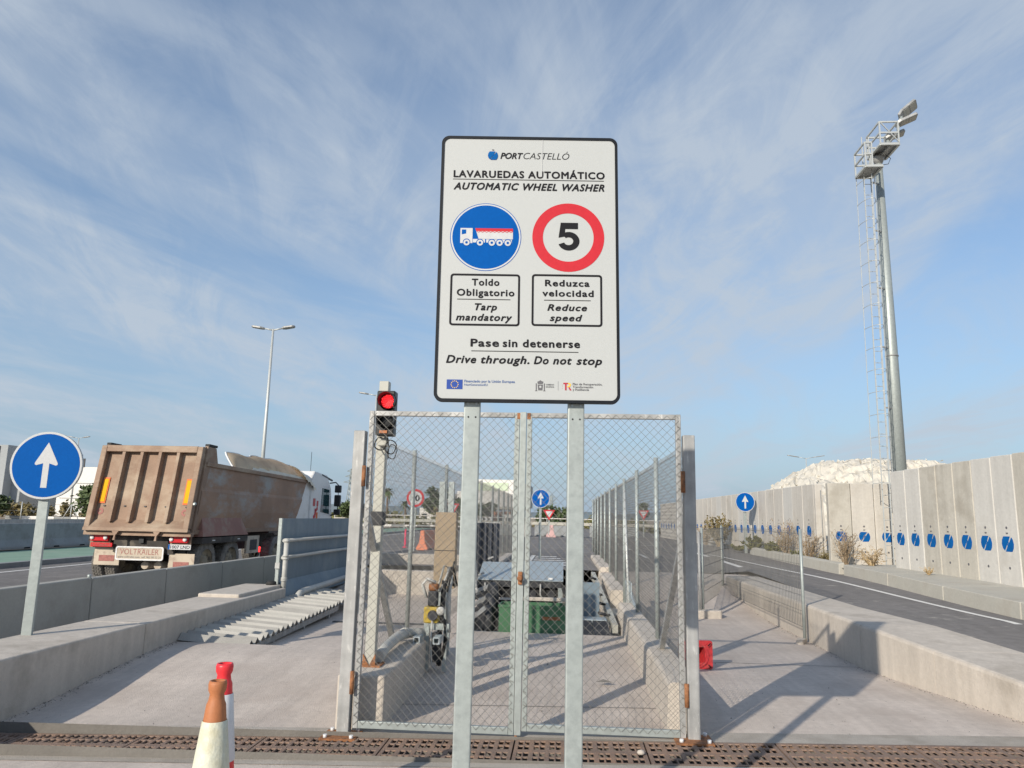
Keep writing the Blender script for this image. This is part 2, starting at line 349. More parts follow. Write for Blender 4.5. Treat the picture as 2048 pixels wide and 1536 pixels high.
# wash pit
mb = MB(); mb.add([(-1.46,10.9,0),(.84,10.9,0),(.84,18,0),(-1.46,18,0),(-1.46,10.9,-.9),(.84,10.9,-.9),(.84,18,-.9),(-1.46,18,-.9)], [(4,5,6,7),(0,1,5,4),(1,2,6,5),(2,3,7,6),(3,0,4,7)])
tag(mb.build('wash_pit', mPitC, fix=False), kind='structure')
# asphalt
def road_z(x, y):
    if y < 17.7 and x < -4: return -.1
    k = smooth(-9, -4, x)
    zr = .42+ (.08*smooth(17, 25, y)+.115*smooth(10, 17, y))*smooth(3, 5, x)-(.15*max(0, min(1, (10-y)/2.4)) if x > 3 else 0)
    return -.1*(1-k)+zr*k
mb = grid_mesh(frange(-15.3, -5.53, 6), frange(-10, 17.8, 8), road_z)
g2 = grid_mesh(frange(-15.3, 6.3, 24), frange(17.8, 90, 24), road_z); mb.add(g2.v, g2.f, True)
g3 = grid_mesh([4.05, 4.6, 5.2, 5.8, 7.2], [2, 3.5, 5, 6.4, 7.0, 7.59, 7.61, 8.2, 9, 9.99, 10.01]+frange(10.5, 17.8, 8), road_z)
def shear_edge(v):
    q = max(0, (10-v[1])/2.1)*.40-.02; x = v[0]; x = x+q*max(0, (5.5-x)/1.45); return (x, v[1], road_z(5, v[1]))
mb.add([shear_edge(v) for v in g3.v], g3.f, True)
road = tag(mb.build('road', mAsph, fix=False), kind='structure')
def stripe(x, y0, y1, wd=.12, n=20, lift=.006):
    mb = grid_mesh([x-wd/2, x+wd/2], frange(y0, y1, n), lambda a, b: road_z(a, b)+lift); return mb.build('road_marking', mPaint, road, fix=False)
def edge_line(y0, y1, n=20):
    ys_ = frange(y0, y1, n); X_ = lambda y: 5.69-.088*max(0, y-10)
    mb = MB(); mb.add([(X_(y)+d, y, road_z(X_(y), y)+.006) for y in ys_ for d in (-.05, .05)], [(2*i, 2*i+1, 2*i+3, 2*i+2) for i in range(n)]); mb.build('road_marking', mPaint, road, fix=False)
edge_line(4, 17.79, 24); edge_line(17.81, 24, 8)
stripe(-14.4, 0, 17.7, .14); stripe(-14.4, 17.81, 75, .14)
for k in range(3): stripe(4.3, 19+4.2*k, 21.2+4.2*k, .12, 4)
for k in range(6): stripe(2.6, 24+6*k, 27+6*k, .12, 4)
for x, y0, y1 in ((-.95, 18.3, 24), (.35, 18.3, 24)): stripe(x, y0, y1, .12, 4)
def patch(x0, x1, y0, y1): grid_mesh([x0, x1], frange(y0, y1, 4), lambda a, b: road_z(a, b)+.006).build('road_marking', mPaint, road, fix=False)
for k in range(5): patch(-.85, .25-.12*k, 19.2+1.0*k, 19.55+1.0*k)
patch(-3.8, 5.4, 44, 44.15); patch(-10, 4, 33.0, 33.15)
# green cycle path with dark kerb
mb = grid_mesh([-19.4, -15.55], frange(2, 90, 10), lambda x, y: .02); tag(mb.build('cycle_path', mGreen, fix=False), kind='structure')
mb = MB()
kb = MB(); kb.box(-15.55, -15.3, 0, 90, -.2, .035); tag(kb.build('kerb', mNJ), kind='structure')
# far verges
tag(grid_mesh(frange(-90, -19.4, 10), frange(15, 200, 14), lambda x, y: .05+.25*noise.noise((x*.1, y*.1, 0))).build('dirt_field', mDirt, fix=False), kind='structure')
tag(grid_mesh(frange(-19.4, 60, 12), frange(90, 260, 8), lambda x, y: .2+.2*noise.noise((x*.1, y*.1, 5))).build('scrub_ground', mDirt, fix=False), kind='structure')
# hills on the horizon
mb = MB(); xs_ = frange(-2600, 2600, 120); vs = []
for i, x in enumerate(xs_):
    h = 24+26*(noise.noise((x*.0016, 3.3, 0))+.5*noise.noise((x*.006, 1.1, 0))+.25*noise.noise((x*.02, 4., 0)))
    vs += [(x, 2900, -2), (x, 3000, max(6, h)), (x, 3300, max(6, h)*.6)]
mb.add(vs, [(i*3+j, i*3+3+j, i*3+4+j, i*3+1+j) for i in range(len(xs_)-1) for j in (0, 1)], True)
tag(mb.build('hills', mHill, fix=False), kind='structure')
# right hand kerb and wall footing
def KX(y): return 5.98-.010*(y-10.5)-.010*max(0, y-18)
def kerb_piece(y0, y1, h, w2):
    mb = MB(); a = [(KX(y0), y0), (KX(y1), y1)]; vs = []
    for (x, y) in a:
        z = road_z(5.8, y); vs += [(x, y, z-.2), (x+.01, y, z+h), (x+w2, y, z+h+.03), (x+w2, y, z-.2)]
    mb.add(vs, [(0,1,5,4),(1,2,6,5),(2,3,7,6),(0,3,2,1),(4,5,6,7)]); return mb
kerb = tag(bpy.data.objects.new('kerb', None), kind='structure'); C.objects.link(kerb)
yy = [6.6, 8.6, 10.6, 12.6, 14.6, 16.75]
for i in range(5): kerb_piece(yy[i], yy[i+1]-.015, .22, 1.3).build('kerb_block', mKerb, kerb, bevel=.012)
kerb_piece(17.0, 20.6, .22, .13).build('kerb_block', mKerb, kerb, bevel=.012)
kerb_piece(20.615, 24.3, .20, .13).build('kerb_block', mKerb, kerb, bevel=.012)
# soil strip behind the far kerb
tag(grid_mesh(frange(5.98, 9.5, 3), frange(16.8, 46, 12), lambda x, y: road_z(5.8, y)+.14+.05*noise.noise((x*2, y*2, 0))).build('soil_strip', mDirt, fix=False), kind='structure')

# ================================================================== WALLS
# left low wall with raised slab
w1 = thing('low_wall', (-5.1, 9, 0), 'low concrete wall with a wide flat top along the left of the yard', 'wall')
yj = [-2, 3.3, 8.55, 12.9]
for i in range(3): MB().box(-5.52, -4.75, yj[i], yj[i+1]-.006, -.4, .31).build('wall_section', mWallC, w1, bevel=.018)
MB().box(-5.5, -4.86, 11.25, 12.95, .2, .362).build('raised_slab', mWallC, w1, bevel=.02)
# barrier segments
bb = thing('concrete_barrier', (-6.4, 11, -.1), 'row of plain concrete barrier blocks between low wall and truck road', 'barrier')
yb = [3.9, 5.9, 7.9, 9.89, 11.8, 13.78, 15.73, 17.7, 19.7]
for i in range(len(yb)-1):
    mb = MB(); h = .685-.007*i
    mb.prism([(-.0,-.3),(-.22,-.3),(-.17,h),(-.03,h)], (-6.28, yb[i]+.009, 0), (1,0,0), (0,0,1), (0,1,0), 0, yb[i+1]-yb[i]-.018)
    mb.build('barrier_block', mBarr, bb, bevel=.014)
MB().tube([(-6.36,9.89,.66),(-6.36,9.89,.71)], .024, 8).build('lifting_loop', mGalv, bb)
# right low wall with jog
w2 = thing('low_wall', (3.7, 9, 0), 'low beige concrete wall between the yard and the right road', 'wall')
def wsec(ya, yb_):      # front face, top and road edge follow the splayed near end
    def sec(y):
        t = max(0, (9.1-y)/2.35); xf = 3.37+.41*t; zt = .487-.142*min(t, 1.6); q = max(0, (10-y)/2.1); xk = 4.07+.40*q
        return [(xf-.0, y, -.3), (xk, y, -.3), (xk, y, zt-.02), (xk-.03, y, zt), (xf+.035, y, zt), (xf+.01, y, zt-.012), (xf, y, zt-.035)]
    A = sec(ya); B = sec(yb_); n = len(A); mb = MB()
    mb.add(A+B, [tuple(range(n)), tuple(reversed(range(n, 2*n)))]+[(i, (i+1) % n, n+(i+1) % n, n+i) for i in range(n)]); return mb
for a, b in ((2.0, 5.4), (5.406, 7.85), (7.856, 9.1), (9.106, 10.95), (10.958, 14.2), (14.208, 16.3)): wsec(a, b).build('wall_section', mWallC, w2)
MB().box(3.36, 3.40, 15.0, 15.12, -.02, .44).build('stained_rib', mPanC, w2, bevel=.006)
# lane parapets
pr = thing('parapet_wall', (.95, 7, 0), 'low rounded concrete parapet on the right side of the washer lane', 'wall')
def parapet(x0, x1, y0, y1, h, nm, par):
    mb = MB(); P = [(x0-.03,-.3),(x1,-.3),(x1,h-.01),(x1-.01,h)]
    for i in range(5): t = R(90+90*i/4); P.append((x0+.045+.045*math.cos(t), h-.045+.045*math.sin(t)))
    mb.prism(P, (0,0,0), (1,0,0), (0,0,1), (0,1,0), y0, y1); return mb.build(nm, mWallC, par)
parapet(.84, 1.09, 6.36, 9.0, .325, 'parapet_block', pr); parapet(.84, 1.09, 9.006, 12.1, .325, 'parapet_block', pr)
parapet(.80, 1.09, 13.3, 17.5, .40, 'parapet_block', pr); parapet(.80, 1.09, 17.506, 23.2, .52, 'parapet_block', pr)
MB().box(.78, 1.09, 12.2, 13.2, -.3, .12).build('low_sill', mWallC, pr, bevel=.01)
pl = thing('parapet_wall', (-1.65, 7, 0), 'low grey concrete parapet on the left side of the washer lane', 'wall')
mb = MB(); mb.box(-1.84, -1.445, 6.30, 8.95, -.3, .30); mb.build('parapet_block', mWallC, pl, bevel=.02)
MB().box(-1.93, -1.55, 16.5, 23.5, -.3, .5).build('parapet_block', mWallC, pl, bevel=.02)

# retaining walls of logo panels
def stencil(fr, s, par, mono=True):
    o, ux, uy, un = fr; mb = MB()
    def clip(P): return [(p[0]*s, p[1]*s) for p in P]
    Lp = [(-.30,.40),(.20,.40),(.06,.12),(.10,.02),(-.02,.02),(-.26,-.36),(-.40,-.22),(-.46,0),(-.42,.22)]
    Rp = [(.30,-.40),(-.20,-.40),(-.03,-.10),(-.06,.0),(.05,.0),(.30,.36),(.40,.24),(.46,0),(.42,-.22)]
    for P in (Lp, Rp): mb.prism(clip(P), o, ux, uy, un, .0005, .003)
    mb.build('stencil_mark', mLogoB, par, fix=True)
    dm = MB(); dm.prism([(-.09*s,.60*s),(.09*s,.60*s),(.07*s,.52*s),(-.07*s,.52*s)], o, ux, uy, un, .0005, .003); dm.build('stencil_crown', mGrey, par)
def lifthole(fr, par):
    o, ux, uy, un = fr; mb = MB(); mb.prism(disc(.022, 10), o, ux, uy, un, .0004, .0028); mb.build('lifting_hole', mGrey, par)
def panel_wall(root, A, B, n, ztop, zbase, mats, s, zmark, under, thick=.16, holes=True):
    A = Vector((*A, 0)); B = Vector((*B, 0)); d = (B-A)/n; ux = d.normalized(); un = Vector((ux.y, -ux.x, 0))
    if un.dot(Vector((0, 0, 0))-A) < 0: un = -un
    if ux.cross(Vector((0,0,1))).dot(un) < 0: tx = -ux
    else: tx = ux
    for i in range(n):
        p = A+d*i; L = d.length; jit = random.uniform(-.006, .006); zt = ztop(i)
        mb = MB(); P = [(0,-.2),(L-.012,-.2),(L-.012,zt-zbase(i)),(0,zt-zbase(i))]
        q = p+Vector((0,0,zbase(i)))+un*jit
        for k in (0,): mb.prism(P, q, ux, Vector((0,0,1)), un, -thick, 0)
        pn = mb.build('wall_panel', random.choice(mats), root, bevel=.012, seg=1)
        c = q+ux*(L/2-.006); c.z = zmark(i)
        stencil((c, tx, Vector((0,0,1)), un), s, pn)
        if holes:
            lifthole((c+Vector((0,0,s*.85)), tx, Vector((0,0,1)), un), pn); lifthole((c-Vector((0,0,s*1.25)), tx, Vector((0,0,1)), un), pn)
A1, B1 = Vector((7.62, 7.85)), Vector((6.70, 16.0))
wa = thing('retaining_wall', (7.1, 12, .7), 'tall precast concrete wall with blue logos at the right edge of the road', 'wall')
npan = 16
def wbz(y): return road_z(5.8, y)+.2
panel_wall(wa, B1, A1, npan, lambda i: 2.69+.012*i, lambda i: wbz(16-.51*i), [mPanA, mPanA, mPanB, mPanA, mPanC], .30, lambda i: 1.335+.002*i, True)
wr = thing('retaining_wall', (6.7, 17.8, .7), 'three wide concrete logo panels facing the camera beside the lamp tower', 'wall')
panel_wall(wr, (6.03, 17.75), (7.56, 17.75), 3, lambda i: 2.53, lambda i: .55, [mPanC], .27, lambda i: 1.33, True)
for o_, m_ in zip([c for c in wr.children], (mPanC, mPanB, mPanB)): o_.data.materials[0] = m_
wb = thing('retaining_wall', (6.2, 30, .6), 'long receding concrete wall with a row of blue logos below the white heap', 'wall')
panel_wall(wb, (6.42, 20.0), (5.62, 45.0), 30, lambda i: 2.61-.003*i, lambda i: .55, [mPanA, mPanB, mPanB], .34, lambda i: 1.40-.004*i, True, .2)
mb = MB(); mb.prism([(6.42,.4),(6.66,.4),(6.66,.9),(6.60,2.6),(6.42,2.6)], (0,0,0), (1,0,0), (0,0,1), (0,1,0), 19.86, 19.985); mb.build('end_rib', mPanB, wb, bevel=.01)
MB().tube([(6.56,19.84,.6),(6.55,19.84,2.45)], .010, 6).build('steel_rod', mGalvD, wb)

# white heap
mb = MB(); nx, ny = 190, 120; vs = []
def heap_h(x, y):
    h = 0
    for cx, cy, rx, ry, hh in ((17.2, 46, 7.5, 10, 5.0), (21, 49, 8, 11, 5.2), (13.6, 43, 5.0, 9, 3.6), (11, 47, 6, 14, 2.6), (10.2, 30, 3.8, 9, 2.6), (25, 47, 6, 9, 4.2)):
        d = math.hypot((x-cx)/rx, (y-cy)/ry); h = max(h, hh*(1-smooth(.15, 1.25, d)))
    n1 = noise.noise((x*.45, y*.45, 0)); n2 = noise.noise((x*1.6, y*1.6, 3)); n3 = noise.noise((x*5, y*5, 8))
    n4 = noise.noise((x*11, y*8, 2)); return h + (n1*.30+n2*.20+abs(n3)*.22+n4*.10)*min(1, h/1.2) + .25
for j in range(ny+1):
    for i in range(nx+1):
        x = 6.75+ (32-6.75)*i/nx; y = 22+ 44*j/ny; vs.append((x+random.uniform(-.08,.08), y+random.uniform(-.1,.1), heap_h(x, y)+random.uniform(-.03,.05)))
mb.add(vs, [(j*(nx+1)+i, j*(nx+1)+i+1, (j+1)*(nx+1)+i+1, (j+1)*(nx+1)+i) for j in range(ny) for i in range(nx)], False)
hp = thing('mineral_heap', (18, 45, 0), 'heap of crumbly white mineral rising behind the logo wall', 'heap'); mb.build('heap_body', mPile, hp, fix=False)
mb = MB()
for k in range(4500):
    x = random.uniform(7.2, 28); y = random.uniform(24, 55); z = heap_h(x, y)
    if z < 1: continue
    r = .04+.16*random.random()**3; P = [Vector((random.gauss(0,1), random.gauss(0,1), random.gauss(0,1))).normalized()*r*random.uniform(.7, 1.1) for _ in range(4)]
    mb.add([p+Vector((x, y, z)) for p in P], [(0,1,2),(0,2,3),(0,3,1),(1,3,2)])
tag(mb.build('loose_lumps', mPile, hp), kind='stuff')

# ================================================================== DRAIN GRATES
def grate_mesh(W, D):
    xs = [0]; holes_x = set(); x = .03; k = 0
    ng = 8; p = (W-.02)/ng; xs = [0.]
    for g in range(ng):
        b = .01+g*p+p*.14
        for q in range(2):
            h0 = b+q*p*.40; xs += [h0, h0+p*.33]; holes_x.add(len(xs)-2)
    xs.append(W)
    ys = [0.]; holes_y = set(); q = D/4
    for r in range(4):
        b = r*q+(.24*q if r % 2 == 0 else .08*q); ys += [b, b+q*.68]; holes_y.add(len(ys)-2)
    ys.append(D); mb = MB(); dep = .009
    for i in range(len(xs)-1):
        for j in range(len(ys)-1):
            x0, x1, y0, y1 = xs[i], xs[i+1], ys[j], ys[j+1]
            if i in holes_x and j in holes_y:
                mb.add([(x0,y0,0),(x1,y0,0),(x1,y1,0),(x0,y1,0),(x0+.003,y0+.003,-dep),(x1-.003,y0+.003,-dep),(x1-.003,y1-.003,-dep),(x0+.003,y1-.003,-dep)], [(0,1,5,4),(1,2,6,5),(2,3,7,6),(3,0,4,7)])
            else: mb.add([(x0,y0,0),(x1,y0,0),(x1,y1,0),(x0,y1,0)], [(0,1,2,3)])
    for i in range(ng):        # small anti-slip studs between the slots
        for j in range(5): mb.box(.01+i*p+.001, .01+i*p+.008, .04+j*D/5, .05+j*D/5, 0, .003)
    mb.box(0, W, 0, .01, -.05, -.0005); mb.box(0, W, D-.01, D, -.05, -.0005); mb.box(0, .008, .01, D-.01, -.05, -.0005); mb.box(W-.008, W, .01, D-.01, -.05, -.0005)
    return mb
GW = .97; gm = None; gnames = ['at the far left edge of the picture', 'second from the left edge', 'beneath the two traffic cones', 'just right of the traffic cones', 'in front of the left gate post', 'crossed by the left sign post', 'between the two big sign posts', 'in front of the right gate post', 'second from the right edge', 'at the far right edge of the picture']
for k, nm in zip(range(-5, 5), gnames):
    xx = -.361+GW*(k)
    if gm is None:
        o = grate_mesh(GW-.012, GY1-GY0-.02).build('drain_grate', mIron, fix=False); gm = o.data
    else: o = bpy.data.objects.new('drain_grate', gm); C.objects.link(o)
    o.location = (xx+.006, GY0+.01, z6(xx)+.006); o.rotation_euler = (0, -math.atan(.0285), 0)
    tag(o, 'rusty cast iron slotted drain grate '+nm, 'drain grate', 'drain grates across the yard')

# ================================================================== GATE
gt = thing('gate_post', (-1.72, 6.15, -.12), 'weathered square galvanised gate post on the left with rusty hinges', 'post', 'gate posts')
def gpost(root, x0, x1, zb, hx, wdt=.085):
    MB().box(x0, x1, 6.10, 6.19, zb, 2.283).build('tube', mGalvD, root, bevel=.006)
    cx = (x0+x1)/2
    MB().box(cx-.15, cx+.13, 5.99, 6.24, zb-.004, zb+.012).build('base_plate', mRust, root)
    for dx in (-.11, .095):
        for dy in (6.02, 6.21): MB().tube([(cx+dx, dy, zb+.01), (cx+dx, dy, zb+.035)], .016, 6).build('anchor_bolt', mPlaster, root)
    for z in (.20, 1.82): MB().tube([(hx, 6.10, z), (hx, 6.10, z+.17)], .018, 10).build('hinge', mRust, root)
gpost(gt, -1.765, -1.668, -.118, -1.66)
gt2 = thing('gate_post', (.99, 6.15, -.04), 'weathered square galvanised gate post on the right beside the tipped red cone', 'post', 'gate posts')
gpost(gt2, .952, 1.045, -.04, .945)
for root, x, xb_ in ((gt, -1.66, -1.77), (gt2, .99, .99)):
    MB().bar((x, 6.2, 1.66), (xb_, 8.0, .30), .05, .05).build('brace', mGalvD, root)
def chain(mb, x0, x1, z0, z1, y, d, r=.0016, warp=True, ax='x', dz=None, seg=True):
    """diamond mesh: wires along both diagonals, following a slightly slack cloth"""
    dz = dz or d
    def P(a, c):
        wv = (.006*noise.noise((a*3, c*3, y))+.002*noise.noise((a*14, c*14, y))) if warp else 0
        wu = .012*noise.noise((a*2.1, c*2.1, 7+y)) if warp else 0
        return Vector((a+wu, y+wv, c+wu*.7)) if ax == 'x' else Vector((y+wv, a, c))
    W = x1-x0; Hh = z1-z0; nn = int(math.ceil((W/d+Hh/dz)))
    for sgn in (1, -1):
        for k in range(-int(Hh/dz)-1, int(W/d)+2):
            # line: a = x0 + (k + t)*d (or mirrored), c = z0 + t*dz
            t0 = 0.; t1 = Hh/dz
            lo = -k; hi = W/d-k; t0 = max(t0, lo); t1 = min(t1, hi)
            if t1-t0 < .05: continue
            ts = [t0]+([float(q)/1 for q in range(int(math.floor(t0))+1, int(math.ceil(t1)))] if seg else [])+[t1]
            pts = []
            for t in ts:
                a = (k+t)*d; a = x0+a if sgn > 0 else x1-a; pts.append(P(a, z0+t*dz))
            mb.tube(pts, r, 3, cap=False)
    return mb
def leaf(root, x0, x1, z0, z1, y):
    t = .042
    MB().box(x0, x0+t, y-.02, y+.02, z0, z1).build('stile', mGalvD if x0 < -1 else mGalv, root, bevel=.004)
    MB().box(x1-t, x1, y-.02, y+.02, z0, z1).build('stile', mGalvD if x1 > .5 else mGalv, root, bevel=.004)
    MB().box(x0+t+.001, x1-t-.001, y-.02, y+.02, z1-t, z1-.001).build('top_rail', mGalvD, root, bevel=.004)
    MB().box(x0+t+.001, x1-t-.001, y-.02, y+.02, z0+.001, z0+t+.012).build('bottom_rail', mGalv, root, bevel=.004)
    mb = chain(MB(), x0+.012, x1-.012, z0+.03, z1-.012, y-.024, .069)
    o = mb.build('chain_link_mesh', mWire, root, fix=False)
    tie = MB()
    for i in range(24):
        z = z0+.1+(z1-z0-.2)*i/23
        for xx in (x0+.02, x1-.02): tie.bar((xx-.012, y-.03, z), (xx+.012, y-.03, z-.012), .004, .004)
    tag(tie.build('wire_ties', mWire, root, fix=False), kind='stuff')
gl = thing('gate_leaf', (-1.64, 6.15, -.06), 'left leaf of the chain link gate in front of the traffic light', 'gate', 'chain link gate leaves')
gr_ = thing('gate_leaf', (.93, 6.15, -.02), 'right leaf of the chain link gate ending at the right gate post', 'gate', 'chain link gate leaves')
leaf(gl, -1.648, -.378, -.062, 2.455, 6.15); leaf(gr_, -.318, .940, -.032, 2.455, 6.15)
MB().box(-.374, -.322, 6.118, 6.150, -.06, 2.458).build('meeting_bar', mGalv, gl, bevel=.004)
MB().box(-.365, -.331, 6.098, 6.117, 1.07, 1.17).build('latch', mRust, gl, bevel=.004)
MB().lathe([(.012,-.02),(.024,-.012),(.024,.02),(.012,.028)], (-.348, 6.085, 1.12), (0,1,0), 12).build('latch_knob', mRust, gl)
MB().tube([(-.36, 6.13, -.06), (-.36, 6.13, -.14)], .011, 8).build('drop_bolt', mRust, gl)
for xx in (-.40, -.318): MB().box(xx, xx+.03, 6.126, 6.129, 2.40, 2.45).build('rust_patch', mRust, gl if xx < -.35 else gr_)

# ================================================================== SIDE FENCES
def side_fence(root, x, posts, zb, zt, brace=None, y0=None, y1=None, d=.070):
    for y in posts: 
        MB().tube([(x, y, zb(y)), (x, y, zt+.03)], .026, 10).build('post', mGalv, root)
    y0 = posts[0] if y0 is None else y0; y1 = posts[-1] if y1 is None else y1
    mb = MB(); chain(mb, y0, y1, zb(9)+.05, zt-.04, x+.03, d, .0016, False, 'y', seg=False); mb.build('chain_link_mesh', mWire, root, fix=False)
    for z in (zb(9)+.1, (zb(9)+zt)/2, zt-.05): MB().tube([(x+.03, y0, z), (x+.03, y1, z)], .0022, 4).build('line_wire', mWire, root)
    barb = MB()
    for k in range(int((y1-y0)/.05)): yv = y0+k*.05; barb.bar((x+.03, yv, zt-.05), (x+.03, yv+.012, zt-.005), .003, .003)
    tag(barb.build('cut_wire_ends', mWire, root, fix=False), kind='stuff')
fr1 = thing('chain_link_fence', (1.03, 8.5, .32), 'receding chain link fence on the right parapet of the washer lane', 'fence')
side_fence(fr1, 1.03, [8.6, 10.9, 13.2, 15.3, 17.4, 19.5, 21.5, 23.6, 25.6, 27.7], lambda y: .3 if y < 12.1 or y > 13.3 else .02, 2.27, y0=6.45)
MB().tube([(1.03, 12.35, .2), (1.03, 13.15, 2.1)], .021, 8).build('brace', mPole, fr1)
MB().bar((1.06, 11.2, .28), (1.06, 13.6, .62), .05, .06).build('lower_rail', mGalvB, fr1)
MB().box(1.045, 1.06, 12.12, 13.28, .12, .62).build('kick_plate', mGalvB, fr1)
fl1 = thing('chain_link_fence', (-1.78, 8.5, 0), 'receding chain link fence on the left of the washer lane behind the traffic light', 'fence')
side_fence(fl1, -1.78, [8.75, 11.2, 13.6, 16.0, 18.6, 20.3, 22.0, 23.7, 25.4], lambda y: .28 if y < 9 else 0., 2.32, y0=6.75)

# temporary fence panels on the right
def block_foot(root, x, y, a=0., s=1.):
    mb = MB(); P = rrect(-.30*s, .30*s, -.11*s, .11*s, .05); ca, sa = math.cos(a), math.sin(a)
    mb.prism(P, (x, y, 0), (ca, sa, 0), (-sa, ca, 0), (0,0,1), -.02, .13*s); return mb.build('block_foot', mWallC, root, bevel=.012, seg=1)
def temp_panel(root, a, b, z0, z1, pa=True, pb=True):
    a = Vector(a); b = Vector(b); d = b-a; L = d.length; u = d/L
    for p, k in ((a, pa), (b, pb)):
        if k: MB().tube([(p.x, p.y, .0), (p.x, p.y, z1+.02)], .021, 10).build('post', mGalv, root)
    mb = MB(); n = int(L/.075)
    for i in range(1, n): p = a+u*(L*i/n); mb.bar((p.x, p.y, z0), (p.x, p.y, z1), .005, .005)
    mb.build('upright_wires', mWire, root, fix=False)
    mb = MB(); z = z0
    while z <= z1+.01: mb.bar((a.x, a.y, z), (b.x, b.y, z), .006, .006); z += .21
    mb.build('cross_wires', mWire, root, fix=False)
t1 = thing('mesh_fence_panel', (2.34, 13.25, 0), 'temporary wire mesh panel leading from the near post back to the low wall corner', 'fence panel', 'temporary mesh panels')
temp_panel(t1, (2.36, 13.3), (3.30, 16.2), .2, 1.47); block_foot(t1, 2.34, 13.2, R(8))
MB().tube([(2.30, 13.24, 0), (2.30, 13.24, 1.42)], .024, 8).build('post', mGalvD, t1)
t2 = thing('mesh_fence_panel', (3.33, 10.9, 0), 'temporary wire mesh panel running along the right low wall', 'fence panel', 'temporary mesh panels')
temp_panel(t2, (3.28, 10.85), (3.26, 16.1), .2, 1.50); block_foot(t2, 3.22, 10.8, R(60), .45); block_foot(t2, 3.14, 16.15, R(4), .9)

# ================================================================== BIG SIGN
su = Vector((math.cos(YAW), math.sin(YAW), 0)); sn = Vector((math.sin(YAW), -math.cos(YAW), 0)); sv = Vector((0,0,1))
rr = R(.45); SU = su*math.cos(rr)+sv*math.sin(rr); SV = sv*math.cos(rr)-su*math.sin(rr)
sc = Vector((-.1915, 3.5355, 2.83)); FR = (sc, SU, SV, sn)
sg = thing('information_sign', (-.19, 3.54, -.08), 'large white bilingual wheel washer sign with black edge on two posts', 'sign')
HW, HH = .449, .688
mb = MB(); mb.prism(rrect(-HW, HW, -HH, HH, .04, 8), *FR, -.030, -.0005); board = mb.build('sign_board', mFrameB, sg)
mb = MB(); mb.prism(rrect(-HW+.014, HW-.014, -HH+.014, HH-.014, .032, 8), *FR, -.0004, .0); face = mb.build('sign_face', mWhite, sg)
mb = MB(); ringp(mb, rrect(-HW, HW, -HH, HH, .04, 8), rrect(-HW+.014, HW-.014, -HH+.014, HH-.014, .030, 8), *FR, -.0004, .004); mb.build('edge_frame', mFrameB, board)
def sgp(uu, v, t): return sc+SU*uu+SV*v+sn*t
for uc in (-.258, .246):
    c = Vector((sc.x, sc.y, 0))+su*uc - sn*.055
    mb = MB(); P = rrect(-.040, .040, -.022, .022, .006, 2)
    mb.prism(P, (c.x, c.y, -.15), su, sn, sv, 0, 3.62); po = mb.build('sign_post', mGalv, sg)
    for du in (-.017, .018): mb = MB(); mb.prism(disc(.0045, 10), (c.x, c.y, 2.07), su, sv, sn, .0221, .0226); oo = mb.build('bolt_hole', mInk, po); 
    for du, oo in zip((-.017, .018), list(po.children)): oo.location = su*du
    for du in (-.02, .02): mb = MB(); mb.prism(disc(.006, 10), c+su*du+sv*(2.136), su, sv, sn, .022, .028); mb.build('bolt', mGalvB, po)
TXT = [('LAVARUEDAS AUTOMÁTICO', -.385, .383, .462, .039, .036, 0, 1.12), ('AUTOMATIC WHEEL WASHER', -.383, .381, .396, .039, .036, .28, 1.12),
 ('Toldo', -.279, -.142, -.108, .036, .033, 0, 1.14), ('Obligatorio', -.352, -.067, -.161, .036, .033, 0, 1.14), ('Tarp', -.262, -.152, -.234, .036, .033, .25, 1.14), ('mandatory', -.353, -.077, -.287, .036, .033, .25, 1.14),
 ('Reduzca', .083, .304, -.106, .034, .033, 0, 1.14), ('velocidad', .070, .324, -.158, .034, .033, 0, 1.14), ('Reduce', .095, .291, -.231, .034, .033, .25, 1.14), ('speed', .107, .268, -.283, .034, .033, .25, 1.14),]
for b_, a, c in (('Pase', 245, 402), ('sin', 422, 503), ('detenerse', 532, 847)): TXT.append((b_, -.278+(a-245)*.000887, -.278+(c-245)*.000887, -.417, .040, .033, 0, 1.12))
for b_, a, c in (('Drive', 112, 278), ('through.', 303, 570), ('Do', 593, 675), ('not', 698, 802), ('stop', 826, 968)): TXT.append((b_, -.392+(a-115)*.000885, -.392+(c-115)*.000885, -.500, .040, .033, .25, 1.12))
for b_, a, c, v0, cap, bo, sh, sp in TXT: lettering(b_, mInk, face, FR, a, c, v0, cap, bo, sh, sp)
lettering('PORT', mInk, face, FR, -.149, -.033, .566, .034, .032, .25, 1.0); lettering('CASTELLÓ', mInk, face, FR, -.031, .203, .567, .034, -.006, .25, 1.0)
def five(x0_, x1_, y0_, y1_):
    W_, H_ = x1_-x0_, y1_-y0_; T = lambda P: [(x0_+p[0]*W_, y0_+p[1]*H_) for p in P]; t = .0016
    A = []; B = []; cx, cy, rx, ry = .50, .335, .50, .335
    for i in range(33):
        a = R(128-(128+160)*i/32); A.append((cx+rx*math.cos(a), cy+ry*math.sin(a))); B.append((cx-.005+(rx-.285)*math.cos(a), cy+(ry-.195)*math.sin(a)))
    mb = MB(); o_ = T(A)+T(list(reversed(B))); n = 33
    vs = [sc+SU*p[0]+SV*p[1]+sn*t for p in T(A)]+[sc+SU*p[0]+SV*p[1]+sn*t for p in T(B)]
    mb.add(vs, [(i, i+1, n+i+1, n+i) for i in range(n-1)]); mb.build('numeral', mInk, face, fix=False)
    for P, tt in (([(.13,1),(.93,1),(.93,.775),(.13,.775)], .0017), ([(.13,1),(.37,1),(.31,.57),(.31,.50),(.03,.46)], .0018)):
        mb = MB(); mb.add([sc+SU*p[0]+SV*p[1]+sn*tt for p in T(P)], [tuple(range(len(P)))]); mb.build('numeral', mInk, face, fix=False)
five(.146, .254, .081, .227)
